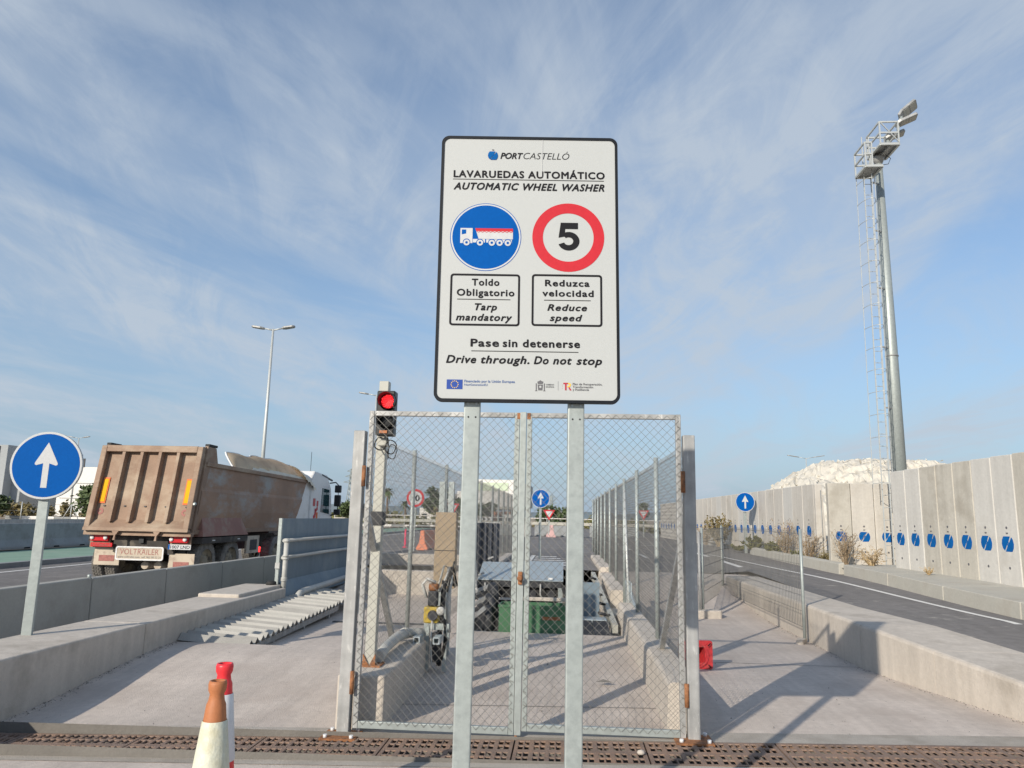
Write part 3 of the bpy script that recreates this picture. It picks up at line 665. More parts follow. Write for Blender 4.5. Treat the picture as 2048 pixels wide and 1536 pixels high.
def hline(a, b, v, th=.0035, m=mInk): mb = MB(); mb.prism([(a,v-th/2),(b,v-th/2),(b,v+th/2),(a,v+th/2)], *FR, .0003, .0012); mb.build('rule_line', m, face)
hline(-.387, .378, .453); hline(-.349, -.087, -.178); hline(.079, .309, -.177); hline(-.273, .248, -.438)
for x0_, x1_, y0_, y1_ in ((-.385, -.040, -.312, -.047), (.018, .366, -.309, -.044)):
    mb = MB(); ringp(mb, rrect(x0_, x1_, y0_, y1_, .016, 5), rrect(x0_+.010, x1_-.010, y0_+.010, y1_-.010, .008, 5), *FR, .0003, .0012); mb.build('box_outline', mInk, face)
# blue mandatory roundel
def cdisc(cx, cy, r, m, t0, t1, nm, par=None):
    mb = MB(); mb.prism([(cx+p[0], cy+p[1]) for p in disc(r, 64)], *FR, t0, t1); return mb.build(nm, m, par or face)
bc = (-.215, .146); cdisc(*bc, .178, mBlue, .0002, .0006, 'blue_roundel'); cdisc(*bc, .1745, mWhite2, .0007, .0010, 'white_rim'); cdisc(*bc, .167, mBlue, .0011, .0014, 'blue_disc')
mb = MB(); ringp(mb, [(.198+p[0], .150+p[1]) for p in disc(.180, 64)], [(.198+p[0], .150+p[1]) for p in disc(.127, 64)], *FR, .0003, .0012); mb.build('red_ring', mRed, face)
# truck pictogram
PT = (.0015, .0020)
def poly(P, m, nm, t=PT): mb = MB(); mb.prism(P, *FR, *t); mb.build(nm, m, face)
poly([(-.342,.112),(-.342,.191),(-.281,.191),(-.281,.112)], mWhite2, 'pictogram_cab')
poly([(-.335,.157),(-.335,.183),(-.313,.183),(-.313,.162)], mBlue, 'pictogram_window', (.0021, .0024))
poly([(-.268,.191),(-.079,.191),(-.079,.135),(-.250,.135)], mWhite2, 'pictogram_body')
poly([(-.268,.191),(-.079,.191),(-.079,.176),(-.263,.176)], mRed, 'pictogram_tarp', (.0021, .0024))
zz = []
for i in range(19): zz.append((-.262+.183*i/18, .171 if i % 2 else .177))
poly(zz+[(p[0], p[1]-.003) for p in reversed(zz)], mRed, 'pictogram_scallop', (.0025, .0028))
poly([(-.279,.116),(-.279,.134),(-.218,.134),(-.218,.116)], mWhite2, 'pictogram_chassis'); poly([(-.212,.116),(-.212,.133),(-.084,.133),(-.084,.116)], mWhite2, 'pictogram_chassis')
for wx in (-.310, -.243, -.184, -.145, -.104):
    cdisc(wx, .117, .0185, mBlue, .0022, .0025, 'pictogram_gap'); cdisc(wx, .115, .0155, mWhite2, .0026, .0029, 'pictogram_wheel'); cdisc(wx, .115, .0065, mBlue, .0030, .0033, 'pictogram_hub')
# port emblem and sponsor marks
stencil((sgp(-.187, .583, 0), SU, SV, sn), .056, face)
poly([(-.388,-.628),(-.388,-.581),(-.311,-.581),(-.311,-.628)], mEUb, 'flag_field', (.0003, .001))
for i in range(12): a = R(30*i); cdisc(-.3495+.017*math.cos(a), -.6045+.017*math.sin(a), .0024, mGold, .0011, .0014, 'flag_star')
lettering('Financiado por la Unión Europea', mEUt, face, FR, -.303, -.059, -.594, .0125, .012); lettering('NextGenerationEU', mEUt, face, FR, -.303, -.191, -.610, .010, .002)
for P in ([(-.010,-.022),(.010,-.022),(.013,.006),(-.013,.006)], [(-.012,.009),(.012,.009),(.015,.020),(.006,.024),(0,.028),(-.006,.024),(-.015,.020)], [(-.022,-.024),(-.017,-.024),(-.017,.012),(-.022,.012)], [(.017,-.024),(.022,-.024),(.022,.012),(.017,.012)], [(-.025,-.026),(-.014,-.026),(-.014,-.023),(-.025,-.023)], [(.014,-.026),(.025,-.026),(.025,-.023),(.014,-.023)]):
    poly([(.064+p[0], -.606+p[1]) for p in P], mGrey, 'crest_piece', (.0003, .001))
poly([(.064+p[0], -.611+p[1]) for p in disc(.0055, 12)], mWhite, 'crest_piece', (.0011, .0014))
lettering('GOBIERNO', mGrey, face, FR, .091, .130, -.603, .0066, .005); lettering('DE ESPAÑA', mGrey, face, FR, .091, .131, -.614, .0066, .005)
poly([(.1494,-.627),(.1506,-.627),(.1506,-.582),(.1494,-.582)], mGrey, 'rule_line', (.0003, .001))
poly([(.175,-.589),(.199,-.589),(.199,-.596),(.191,-.596),(.191,-.626),(.183,-.626),(.183,-.596),(.175,-.596)], mCrim, 'monogram_t', (.0003, .001))
poly([(.194,-.589),(.207,-.590),(.213,-.598),(.209,-.608),(.202,-.611),(.194,-.611),(.194,-.605),(.203,-.604),(.205,-.599),(.201,-.596),(.200,-.5965)], mGold, 'monogram_r', (.0003, .001))
poly([(.199,-.611),(.206,-.611),(.215,-.626),(.206,-.626)], mCrim, 'monogram_leg', (.0003, .001))
for i in range(3): cdisc(.170, -.600-.009*i, .0012, mCrim, .0003, .001, 'monogram_dot')
for b_, x1_, v in (('Plan de Recuperación,', .363, -.600), ('Transformación', .319, -.614), ('y Resiliencia', .299, -.627)): lettering(b_, mGrey, face, FR, .220, x1_, v, .0105, .012)
mb = MB(); cr = [(.066,.675),(.0655,.60),(.064,.53),(.063,.47)]
for (a, b), (c, d) in zip(cr, cr[1:]): mb.prism([(a-.0011,b),(a+.0011,b),(c+.0011,d),(c-.0011,d)], *FR, .0004, .0022)
mb.build('sheeting_crease', mWhite2, face)

# ================================================================== TRAFFIC LIGHT
tl = thing('traffic_light', (-1.67, 6.72, .3), 'two lamp traffic light showing red on a cream post behind the gate', 'traffic light')
MB().box(-1.72, -1.632, 6.68, 6.77, .31, 2.81).build('post', mCream2, tl, bevel=.006)
MB().box(-1.77, -1.57, 6.62, 6.83, .299, .315).build('base_plate', mRust, tl)
for dx, dy in ((-.055,-.075),(.055,-.075)): MB().prism([(0,0),(.05,0),(.0,.09)], (-1.676+dx, 6.66, .315), (1 if dx<0 else -1,0,0), (0,0,1), (0,1,0), 0, .012).build('gusset', mRust, tl)
MB().box(-1.69, -1.525, 6.50, 6.62, 2.285, 2.69).build('housing', mBlackP, tl, bevel=.012)
for zc_, lit in ((2.59, True), (2.42, False)):
    lens = MB().lathe([(.001,-.012),(.04,-.010),(.062,-.004),(.064,.004)], (-1.585, 6.494, zc_), (0,1,0), 28).build('lens', mSignal if lit else mBlackP, tl)
    if lit:
        mb = MB()
        for i in range(46):
            a = i*2.39996; r = .058*math.sqrt((i+.5)/46); mb.lathe([(.004,-.006),(.004,.0)], (-1.585+r*math.cos(a), 6.484+.00*r, zc_+r*math.sin(a)), (0,1,0), 6)
        mb.build('diode_cluster', mLed, lens)
    v = MB(); nn = 22; vs = []; ang = [R(-35+250*i/nn) for i in range(nn+1)]
    for a in ang:
        for rr_, yy_ in ((.074, 6.50), (.078, 6.40-.02*math.sin(a)), (.072, 6.40-.02*math.sin(a)), (.068, 6.50)): vs.append((-1.585+rr_*math.cos(a), yy_, zc_+rr_*math.sin(a)))
    fs = []
    for i in range(nn):
        for j in range(4): fs.append((i*4+j, i*4+(j+1) % 4, i*4+4+(j+1) % 4, i*4+4+j))
    v.add(vs, fs, False); v.build('visor', mBlackP, tl)
    MB().lathe([(.080,0),(.080,.012),(.066,.012)], (-1.585, 6.488, zc_), (0,1,0), 28, close=False).build('lens_ring', mBlackP, tl)
MB().box(-1.65, -1.58, 6.49, 6.499, 2.305, 2.33).build('maker_plate', mConeO, tl)
MB().box(-1.685, -1.60, 6.58, 6.68, 2.20, 2.275).build('bracket', mCream2, tl, bevel=.01)
def loop(cx, cz, y, r, n=26, turns=1.0, sq=1.): return [(cx+r*math.cos(2*math.pi*turns*i/n), y+.02*math.sin(i*.7), cz+sq*r*math.sin(2*math.pi*turns*i/n)) for i in range(n+1)]
MB().tube(loop(-1.66, 2.22, 6.60, .055), .006, 6).build('cable_loop', mRub, tl)
MB().tube(loop(-1.56, 2.19, 6.58, .05, sq=1.2), .005, 6).build('cable_loop', mRub, tl); MB().tube(loop(-1.55, 2.15, 6.60, .042, sq=1.5), .004, 6).build('cable_loop', mRub, tl)
MB().tube([(-1.60, 6.60, 2.30), (-1.58, 6.59, 2.18), (-1.585, 6.6, 2.08)], .005, 6).build('cable', mRub, tl)
MB().box(-1.735, -1.62, 6.665, 6.785, 1.50, 1.62).build('clamp_band', mDark, tl, bevel=.004)

# ================================================================== WASHER MACHINE
cb = thing('control_cabinet', (-1.4, 8.95, 0), 'beige control cabinet on two galvanised posts left of the sign post', 'cabinet')
MB().box(-1.515, -1.265, 8.83, 8.99, .765, 1.635).build('cabinet_box', mBoxB, cb, bevel=.01)
MB().box(-1.517, -1.263, 8.825, 8.829, 1.19, 1.197).build('door_seam', mDark, cb)
for x in (-1.51, -1.40): MB().box(x, x+.07, 9.0, 9.06, 0, 2.0).build('post', mGalv, cb, bevel=.004)
pm = thing('pump_valve', (-1.4, 8.3, 0), 'yellow and black pump valve with hoses beside the cabinet', 'pump')
MB().box(-1.485, -1.33, 8.14, 8.30, .47, .635).build('valve_body', mYel, pm, bevel=.012)
MB().lathe([(.05,-.02),(.055,0),(.03,.03)], (-1.385, 8.13, .55), (0,1,0), 18).build('valve_dial', mDark, pm)
MB().box(-1.45, -1.35, 8.16, 8.28, .64, .80).build('motor', mDark, pm, bevel=.015)
MB().lathe([(.05,0),(.055,.03),(.05,.07)], (-1.40, 8.22, .80), (0,0,1), 16).build('motor_cap', mRust, pm)
MB().tube([(-1.47,8.2,.72),(-1.52,8.2,.86),(-1.47,8.2,.92),(-1.38,8.22,.88)], .018, 8).build('hose', mPipe, pm)
MB().tube([(-1.30,8.3,.9),(-1.31,8.3,.6),(-1.33,8.28,.3),(-1.32,8.25,.02)], .028, 8).build('hose', mRub, pm)
MB().tube([(-1.25,8.45,.95),(-1.27,8.4,.65),(-1.24,8.35,.35)], .026, 8).build('hose', mPipe, pm)
MB().tube([(-1.385,8.12,.5),(-1.39,8.11,.28),(-1.375,8.12,.05),(-1.33,8.14,.0)], .009, 8).build('hose', mPipe, pm)
MB().box(-1.47, -1.42, 8.15, 8.20, -.02, .45).build('leg', mGalv, pm); MB().box(-1.27, -1.23, 8.15, 8.19, -.02, .42).build('leg', mGalv, pm)
MB().box(-1.48, -1.21, 8.16, 8.22, .40, .465).build('leg_beam', mGalv, pm, bevel=.004)
MB().box(-1.41, -1.31, 8.2, 8.34, .06, .36).build('pump_casing', mDark, pm, bevel=.02)
for i, (dx, dy) in enumerate(((.02,.02),(.06,.05),(-.02,.08),(.10,.02))): MB().tube([(-1.36+dx, 8.24+dy, .78), (-1.30+dx, 8.30+dy, .95+.05*i), (-1.30+.5*dx, 8.6, 1.02), (-1.33+dx, 8.82, .80)], .011, 6).build('cable', mRub if i % 2 else mPipe, pm)
MB().tube([(-1.31,8.16,.55),(-1.26,8.15,.5),(-1.24,8.15,.30),(-1.28,8.16,.1)], .02, 8).build('hose', mRub, pm)
MB().lathe([(.02,0),(.045,.01),(.045,.03),(.02,.04)], (-1.30, 8.14, .60), (0,-1,0), 14).build('hand_wheel', mPipe, pm)
for x in (-1.505, -1.30): 
    mb = MB(); ringp(mb, [(-.035,-.035),(.035,-.035),(.035,.035),(-.035,.035)], [(-.024,-.024),(.024,-.024),(.024,.024),(-.024,.024)], (x, 8.10, .33), (1,0,0), (0,0,1), (0,-1,0), 0, .2); mb.build('square_flange', mGalvB, pm)
wp = thing('water_pipe', (-1.65, 7.4, .3), 'fat grey water pipe lying along the left parapet top', 'pipe')
MB().tube([(-1.62,6.78,.36),(-1.66,7.2,.37),(-1.67,7.7,.38),(-1.64,8.0,.385),(-1.55,8.13,.37),(-1.49,8.17,.36)], .05, 12).build('pipe_run', mPipe, wp)
MB().lathe([(.058,0),(.058,.05)], (-1.645, 7.95, .385), (.3,1,0), 14).build('pipe_collar', mPipe, wp)
ww = thing('wheel_washer', (-.5, 12.5, 0), 'automatic wheel washer with galvanised cover plates set in the pit', 'machine')
def cover(x0, x1, y0, y1, z0, z1): 
    mb = MB(); mb.add([(x0,y0,z0),(x1,y0,z0),(x1,y1,z1),(x0,y1,z1),(x0,y0,z0-.012),(x1,y0,z0-.012),(x1,y1,z1-.012),(x0,y1,z1-.012)], [(0,1,2,3),(7,6,5,4),(0,4,5,1),(1,5,6,2),(2,6,7,3),(3,7,4,0)]); return mb.build('cover_plate', mGalvB, ww)
cover(-1.375, -.72, 12.2, 12.95, .61, .84); cover(-.70, -.012, 12.2, 12.95, .615, .87)
MB().box(-1.37, -.015, 12.22, 12.9, .50, .597).build('machine_body', mDark, ww)
MB().box(-1.375, -1.30, 12.21, 12.25, .0, .5).build('side_leg', mDark, ww); MB().box(-.09, -.02, 12.21, 12.25, .0, .5).build('side_leg', mGalv, ww)
MB().box(-1.29, -.10, 12.3, 12.9, -.5, .48).build('brush_bay', mRub, ww)
for i in range(4): MB().lathe([(.06,0),(.06,.10)], (-1.1+.3*i, 12.24, .40), (0,1,0), 12).build('spray_roller', mDark, ww)
MB().box(-1.3, -.05, 12.18, 12.22, .30, .335).build('cross_beam', mWhNJ, ww, bevel=.004)
MB().box(-.60, .05, 11.45, 11.49, .38, .43).build('cross_beam', mWallC, ww, bevel=.004)
MB().box(-.25, -.18, 12.185, 12.19, .63, .66).build('paper_label', mPaper, ww)
for i in range(6): MB().tube([(-1.25+.22*i, 12.17, .56), (-1.25+.22*i, 12.16, .40+.03*(i % 2)), (-1.20+.22*i, 12.2, .30)], .012, 6).build('spray_hose', mRub if i % 2 else mPipe, ww)
for i in range(12): MB().lathe([(.010,0),(.010,.008)], (-1.33+.115*i, 12.22, .628+.0015*i), (0,-.3,1), 6).build('cover_bolt', mGalvD, ww)
MB().tube([(-1.42,12.1,.9),(-1.40,12.1,.5),(-1.30,12.0,.3),(-1.0,11.9,.26),(-.6,11.95,.28)], .03, 8).build('feed_pipe', mPipe, ww)
MB().tube([(-.02,12.1,.55),(.05,12.0,.3),(.15,11.9,.05)], .028, 8).build('feed_pipe', mRub, ww)
for i in range(5): MB().bar((-1.38, 12.3+.5*i, .66+.06*i), (-1.28, 12.3+.5*i, .70+.06*i), .03, .03).build('pipe_bracket', mGalvD, ww)
tb = thing('tipping_skip', (-.45, 11.1, 0), 'green painted steel tub at the near edge of the wash pit', 'tub')
mb = MB(); a, b, y0_, y1_, z0_, z1_ = -.92, .06, 10.98, 11.45, -.5, .36
mb.box(a, b, y0_, y0_+.02, z0_, z1_); mb.box(a, b, y1_-.02, y1_, z0_, z1_); mb.box(a, a+.02, y0_+.021, y1_-.021, z0_, z1_); mb.box(b-.02, b, y0_+.021, y1_-.021, z0_, z1_); mb.box(a+.021, b-.021, y0_+.021, y1_-.021, z0_, z0_+.02)
mb.build('tub_body', mTub, tb)
mb = MB(); mb.box(a-.012, b+.012, y0_-.012, y0_-.001, z1_-.03, z1_+.006); mb.build('rim', mTub, tb)
MB().box(-.30, -.05, y0_-.007, y0_-.001, .17, .215).build('rust_scar', mRust, tb)
rk = thing('tyre_rumble_bars', (-1.2, 11.3, 0), 'dark slanted steel bars beside the green tub', 'bars')
for i in range(7): MB().bar((-1.44, 11.0+.24*i, .05+.09*i), (-1.13, 11.1+.24*i, .30+.06*i), .035, .05).build('bar', mDark if i % 2 else mGalvD, rk)
for i in range(3): MB().lathe([(.16,-.06),(.2,-.04),(.2,.04),(.16,.06)], (-1.12+.02*i, 11.35+.2*i, .12+.14*i), (1,.3,.1), 20).build('roller', mDark, rk)
MB().box(-1.40, -.95, 11.0, 11.3, -.3, -.05).build('sump_box', mPanelM, rk)
dp = thing('rubber_flap_pair', (.44, 11.2, 0), 'pair of dark steel plates beside the green tub on the right', 'plate')
MB().add([(.20,11.0,-.02),(.42,11.0,-.03),(.40,11.35,.14),(.18,11.35,.14)], [(0,1,2,3)]).build('plate', mDark, dp, fix=False)
MB().add([(.44,11.0,-.03),(.68,11.0,-.04),(.62,11.35,.14),(.42,11.35,.14)], [(0,1,2,3)]).build('plate', mDark, dp, fix=False)
MB().box(.17, .63, 11.35, 11.7, .06, .15).build('plate_top', mGalvB, dp, bevel=.01)
sr = thing('spray_rail', (.55, 13, 0), 'dirty spray rail along the right side of the pit', 'rail')
MB().bar((.74, 11.2, .05), (.60, 16, .45), .08, .12).build('rail_beam', mCream2, sr)
for i in range(5): MB().tube([(.70-.02*i, 11.8+.8*i, .16+.07*i), (.52, 11.75+.8*i, .20+.07*i)], .022, 8).build('nozzle', mDark, sr)
MB().box(.2, .55, 12.0, 12.05, -.1, .62).build('blue_splash_plate', mPanelM, sr)
cl = thing('corrugated_screen', (-1.5, 14, 0), 'dark vertically ribbed screen behind the left sign post', 'screen')
mb = MB(); n = 60; P = [(-1.80+.60*i/n, .035*math.cos(2*math.pi*i/10)) for i in range(n+1)]; vs = []
for x, y in P: vs += [(x, 14+y, .1), (x, 14+y, 1.475)]
mb.add(vs, [(2*i, 2*i+2, 2*i+3, 2*i+1) for i in range(n)], True); mb.build('ribbed_sheet', mClad, cl, fix=False)
MB().box(-1.82, -1.19, 14.05, 14.09, 1.44, 1.49).build('top_rail', mGalvD, cl)
MB().box(-1.86, -1.82, 13.9, 14.0, .7, 1.2).build('red_box', mConeD, cl)

# ================================================================== RAMP AND SPLASH WALL
rp = thing('rumble_ramp', (-4.3, 11, 0), 'dusty white zigzag rumble ramp climbing beside the left low wall', 'ramp')
nr = 29
def rz(x, y): return (.015 if x < -4.3 else -.045)+.024*(y-9.3)
for i in range(nr):
    ya = 9.28+.175*i; pk = .075; mb = MB()
    x0_, x1_ = -4.74, -3.84+.004*(i % 3)
    vs = []
    for x in (x0_, x1_):
        for (yy_, h) in ((ya, 0), (ya+.088, pk), (ya+.174, 0), (ya+.166, -.006), (ya+.088, pk-.010), (ya+.008, -.006)): vs.append((x, yy_, rz(x, yy_)+h))
    mb.add(vs, [(0,1,7,6),(1,2,8,7),(2,3,9,8),(3,4,10,9),(4,5,11,10),(5,0,6,11),(0,5,4,1),(1,4,3,2),(6,7,10,11),(7,8,9,10)]); mb.build('ridge_plate', (mDust, mDust2, mDust, mDust3)[i % 4] if i % 7 else mDust2, rp)
MB().bar((-3.90, 9.35, rz(-3.9, 9.35)-.05), (-3.90, 13.1, rz(-3.9, 13.1)-.06), .05, .075).build('side_beam', mGalvD, rp)
MB().bar((-3.92, 10.6, -.10), (-3.92, 13.1, -.06), .03, .03).build('lower_strut', mGalvD, rp)
for y in (10.2, 11.4, 12.6): MB().box(-3.93, -3.88, y, y+.05, -.14, rz(-3.9, y)-.06).build('leg', mGalvD, rp)
sp = thing('splash_wall', (-4.9, 15, 0), 'blue grey steel splash wall with pipe rails beside the rumble ramp', 'splash wall')
MB().box(-5.02, -4.98, 13.12, 18.3, .05, 1.48).build('sheet', mPanelM, sp)
MB().box(-5.03, -4.97, 13.06, 13.115, .05, 1.482).build('end_flange', mGalv, sp, bevel=.004)
MB().add([(-4.97,13.12,.40),(-4.97,18.3,.40),(-4.80,18.3,.08),(-4.80,13.12,.08)], [(0,1,2,3)]).build('lower_deflector', mPanelM, sp, fix=False)
for z in (1.10, .81): MB().tube([(-4.88, 12.98, z), (-4.88, 18.2, z)], .032, 10).build('pipe_rail', mPipe, sp)
for y in (14.8, 16.6):
    for z in (1.10, .81): MB().box(-4.978, -4.91, y, y+.03, z-.02, z+.02).build('pipe_clip', mGalv, sp)
MB().tube([(-4.82, 12.95, .05), (-4.82, 12.95, 1.14)], .042, 12).build('riser_pipe', mPipe, sp)
for z in (.42, .45, .78, .83, 1.08): MB().lathe([(.054,0),(.054,.03)], (-4.82, 12.95, z), (0,0,1), 12).build('pipe_collar', mPipe, sp)
MB().tube([(-4.62,13.05,.02),(-4.62,13.08,.12),(-4.62,13.2,.20),(-4.62,13.4,.215),(-4.62,15.5,.245),(-4.62,18,.28)], .058, 12).build('floor_pipe', mPipe, sp)
MB().lathe([(.09,0),(.08,.05),(.03,.07)], (-5.0, 12.85, .362), (0,0,1), 12).build('cable_coil', mRub, sp)
MB().box(-5.03, -4.95, 13.03, 13.055, .62, .72).build('lug', mGalvD, sp)

# ================================================================== CONES
def cone(root, o, H, rb, rt, mb_base, m_low, m_band, m_top, b0, b1, n=8, neck=True, sq=.2, axis=(0,0,1)):
    def rr_(t): return rb+(rt-rb)*t
    ax = Vector(axis)
    bs = MB(); 
    x = Vector((1,0,0)); y = ax.cross(x)
    bs.prism(rrect(-sq, sq, -sq, sq, .04, 4), o, x, y, ax, .0, .035); bs.build('base', mb_base, root, bevel=.008, seg=1)
    MB().lathe([(rr_(0), .035*1), (rr_(b0)+.001, b0*H)], o, axis, n*3, close=False).build('lower_cone', m_low, root)
    MB().lathe([(rr_(b0)+.004, b0*H), (rr_(b0)+.006, b0*H+.006), (rr_(b1)+.005, b1*H-.004), (rr_(b1)+.002, b1*H)], o, axis, n*3, close=False).build('sleeve', m_band, root)
    MB().lathe([(rr_(b1), b1*H-.004), (rr_(.885), .885*H), (rr_(.90)*.86, .905*H), (rr_(.93)*.82, .935*H), (rr_(.94)*1.05, .955*H), (rr_(.94)*1.10, .985*H), (rr_(.94)*1.0, H), (rr_(.94)*.75, H), (rr_(.94)*.7, .95*H)], o, axis, n*3, close=False).build('top_section', m_top, root)
c1_ = thing('traffic_cone', (-1.63, 3.62, -.12), 'old traffic cone with faded brown orange top and yellowed white sleeve', 'traffic cone')
cone(c1_, (-1.63, 3.62, -.12), .925, .140, .032, mConeR, mConeR, mConeW, mConeO, .28, .81, sq=.22)
c2_ = thing('traffic_cone', (-1.80, 4.1, -.12), 'bright red traffic cone with a white band standing behind the old cone', 'traffic cone')
cone(c2_, (-1.825, 4.12, -.12), .905, .125, .036, mConeR, mConeR, mPlaster, mConeR, .46, .83, sq=.2)
c3_ = thing('traffic_cone', (1.5, 8.8, 0), 'scuffed red traffic cone lying on its side beside the right gate post', 'traffic cone')
o3 = Vector((1.455, 8.74, .15)); mb = MB()
P = rrect(-.185, .185, -.15, .15, .025, 4); Q = disc(.115, 4*5, R(0)); Q = [(.118*math.cos(math.atan2(p[1], p[0])), .118*math.sin(math.atan2(p[1], p[0]))) for p in P]
ringp(mb, P, Q, o3, (1,.06,0), (0,0,1), (.06,-1,0), -.02, .02); mb.build('base', mConeD, c3_)
MB().lathe([(.118, -.02), (.10, .05), (.036, .62)], o3, (-.06, 1, -.14), 24, close=False).build('cone_body', mConeD, c3_)
mb = MB(); ringp(mb, disc(.14, 28), disc(.118, 28), o3, (1,.06,0), (0,0,1), (.06,-1,0), .02, .034); mb.build('hole_lip', mConeD, c3_)
for sx in (-1, 1):
    for sz in (-1, 1):
        mb = MB(); a = R(45)*sx*sz; ux_ = Vector((math.cos(a), 0, math.sin(a))); uy_ = Vector((-math.sin(a), 0, math.cos(a)))
        mb.prism(rrect(-.032,.032,-.012,.012,.011,4), o3+Vector((sx*.148, -.0215-.009*0, sz*.113)), ux_, uy_, (0,-1,0), 0, .012); sl_ = mb.build('slot_lug', mConeD, c3_)
        mb = MB(); mb.prism(rrect(-.022,.022,-.006,.006,.005,4), o3+Vector((sx*.148, -.0215-.0125, sz*.113)), ux_, uy_, (0,-1,0), 0, .001); mb.build('slot', mInk, sl_)

# ================================================================== ROUND ARROW SIGNS
def arrow_poly(s):
    P = [(-.085,-.66),(.085,-.66),(.085,.06)]
    P += [(.27,.0),(.315,.02),(.315,.07),(.0,.68),(-.315,.07),(-.315,.02),(-.27,.0),(-.085,.06)]
    return [(p[0]*s, p[1]*s) for p in P]
def arrow_sign(name_label, base, c, r, yaw, post_w=.08, group='round blue arrow signs', lean=0.):
    root = thing('arrow_sign', base, name_label, 'sign', group)
    ux_ = Vector((math.cos(yaw), math.sin(yaw), 0)); n_ = Vector((math.sin(yaw), -math.cos(yaw), 0)); uz = Vector((0,0,1)); c = Vector(c)
    mb = MB(); mb.prism(disc(r, 48), c, ux_, uz, n_, -.035, -.001); pl_ = mb.build('sign_plate', mBack, root)
    mb = MB(); mb.prism(disc(r*.99, 48), c, ux_, uz, n_, -.0009, .0); mb.build('white_rim', mWhite2, pl_)
    mb = MB(); mb.prism(disc(r*.935, 48), c, ux_, uz, n_, .0008, .0016); mb.build('blue_face', mBlue, pl_)
    mb = MB(); mb.prism(arrow_poly(r), c, ux_, uz, n_, .0024, .0034); mb.build('white_arrow', mWhite2, pl_)
    b = Vector(base); p = c-n_*.06
    mb = MB(); mb.prism(rrect(-post_w/2, post_w/2, -.02, .02, .005, 2), (p.x, p.y, b.z-.1), ux_, -n_, uz, 0, c.z-b.z+.1+r*.6); mb.build('post', mGalv, root)
    return root
arrow_sign('large blue white arrow sign on a post on the left low wall', (-5.42, 7.48, .31), (-5.41, 7.46, 2.02), .352, R(12), .10)
arrow_sign('blue white arrow sign standing before the long logo wall', (5.85, 25, .55), (5.85, 24.98, 2.24), .315, R(4), .09)
arrow_sign('blue white arrow sign beyond the washer seen between the sign posts', (-.70, 22, .42), (-.70, 21.98, 2.14), .27, R(4), .07)

# ================================================================== OTHER SIGNS
def speed_sign(label, base, c, r):
    root = thing('speed_limit_sign', base, label, 'sign'); c = Vector(c); fr = (c, su, Vector((0,0,1)), sn)
    mb = MB(); mb.prism(disc(r, 40), *fr, -.03, -.001); pl_ = mb.build('sign_plate', mBack, root)
    mb = MB(); mb.prism(disc(r*.995, 40), *fr, -.0009, 0); mb.build('white_face', mWhite2, pl_)
    mb = MB(); ringp(mb, disc(r*.99, 40), disc(r*.74, 40), *fr, .001, .003); mb.build('red_ring', mRed, pl_)
    lettering('30', mInk, pl_, fr, -r*.52, r*.50, -r*.33, r*.66, .03, 0, 1, t=.004)
    MB().box(c.x-.035, c.x+.035, c.y+.035, c.y+.075, base[2]-.1, c.z+r*.5).build('post', mGalv, root)
speed_sign('red ringed thirty speed limit sign seen through the left fence', (-5.3, 26.5, 0), (-5.3, 26.5, 2.18), .32)
def yield_sign(label, base, c, s, back=False):
    root = thing('yield_sign', base, label, 'sign', 'yield signs'); c = Vector(c); fr = (c, su, Vector((0,0,1)), sn)
    T = lambda k: [(-s*k, s*.58*k), (0, -s*1.15*k), (s*k, s*.58*k)]
    mb = MB(); mb.prism(T(1), *fr, -.03, -.001); pl_ = mb.build('sign_plate', mBack, root)
    mb = MB(); ringp(mb, T(1), T(.62), *fr, 0, .003); mb.build('red_border', mRed, pl_)
    mb = MB(); mb.prism(T(.62), *fr, 0, .002); mb.build('white_face', mWhite2, pl_)
    MB().box(c.x-.04, c.x+.04, c.y+.035, c.y+.08, base[2]-.1, c.z+.3).build('post', mGalv, root)
yield_sign('red bordered yield sign right behind the distant blue arrow sign', (-.94, 46, .42), (-.94, 46, 1.85), .36)
yield_sign('red bordered yield sign seen through the right fence', (4.64, 45, .5), (4.64, 45, 1.95), .34)
yield_sign('red bordered yield sign partly hidden by the cabinet posts', (-7.4, 50, .1), (-7.4, 50, 2.15), .40)
def chevron(label, x, y, z, wd, n):
    root = thing('chevron_board', (x, y, 0), label, 'sign', 'black and white chevron boards')
    bd = MB().box(x, x+wd, y, y+.03, z, z+.6).build('board', mInk, root); p = wd/n
    for i in range(n):
        x0_ = x+i*p+.08; mb = MB(); mb.prism([(0,0),(p*.45,0),(p*.85,.3),(p*.45,.6),(0,.6),(p*.4,.3)], (x0_, y-.001, z), (1,0,0), (0,0,1), (0,-1,0), 0, .004); mb.build('white_chevron', mWhite2, bd)
    for xx in (x+.1, x+wd-.2): MB().box(xx, xx+.1, y+.035, y+.1, 0, z).build('leg', mGalv, root)
chevron('chevron board right of the truck cab beyond the road', -28.7, 100, 1.15, 1.9, 3)
chevron('chevron board below the white building beyond the washer', -10.8, 90, .95, 2.2, 4)

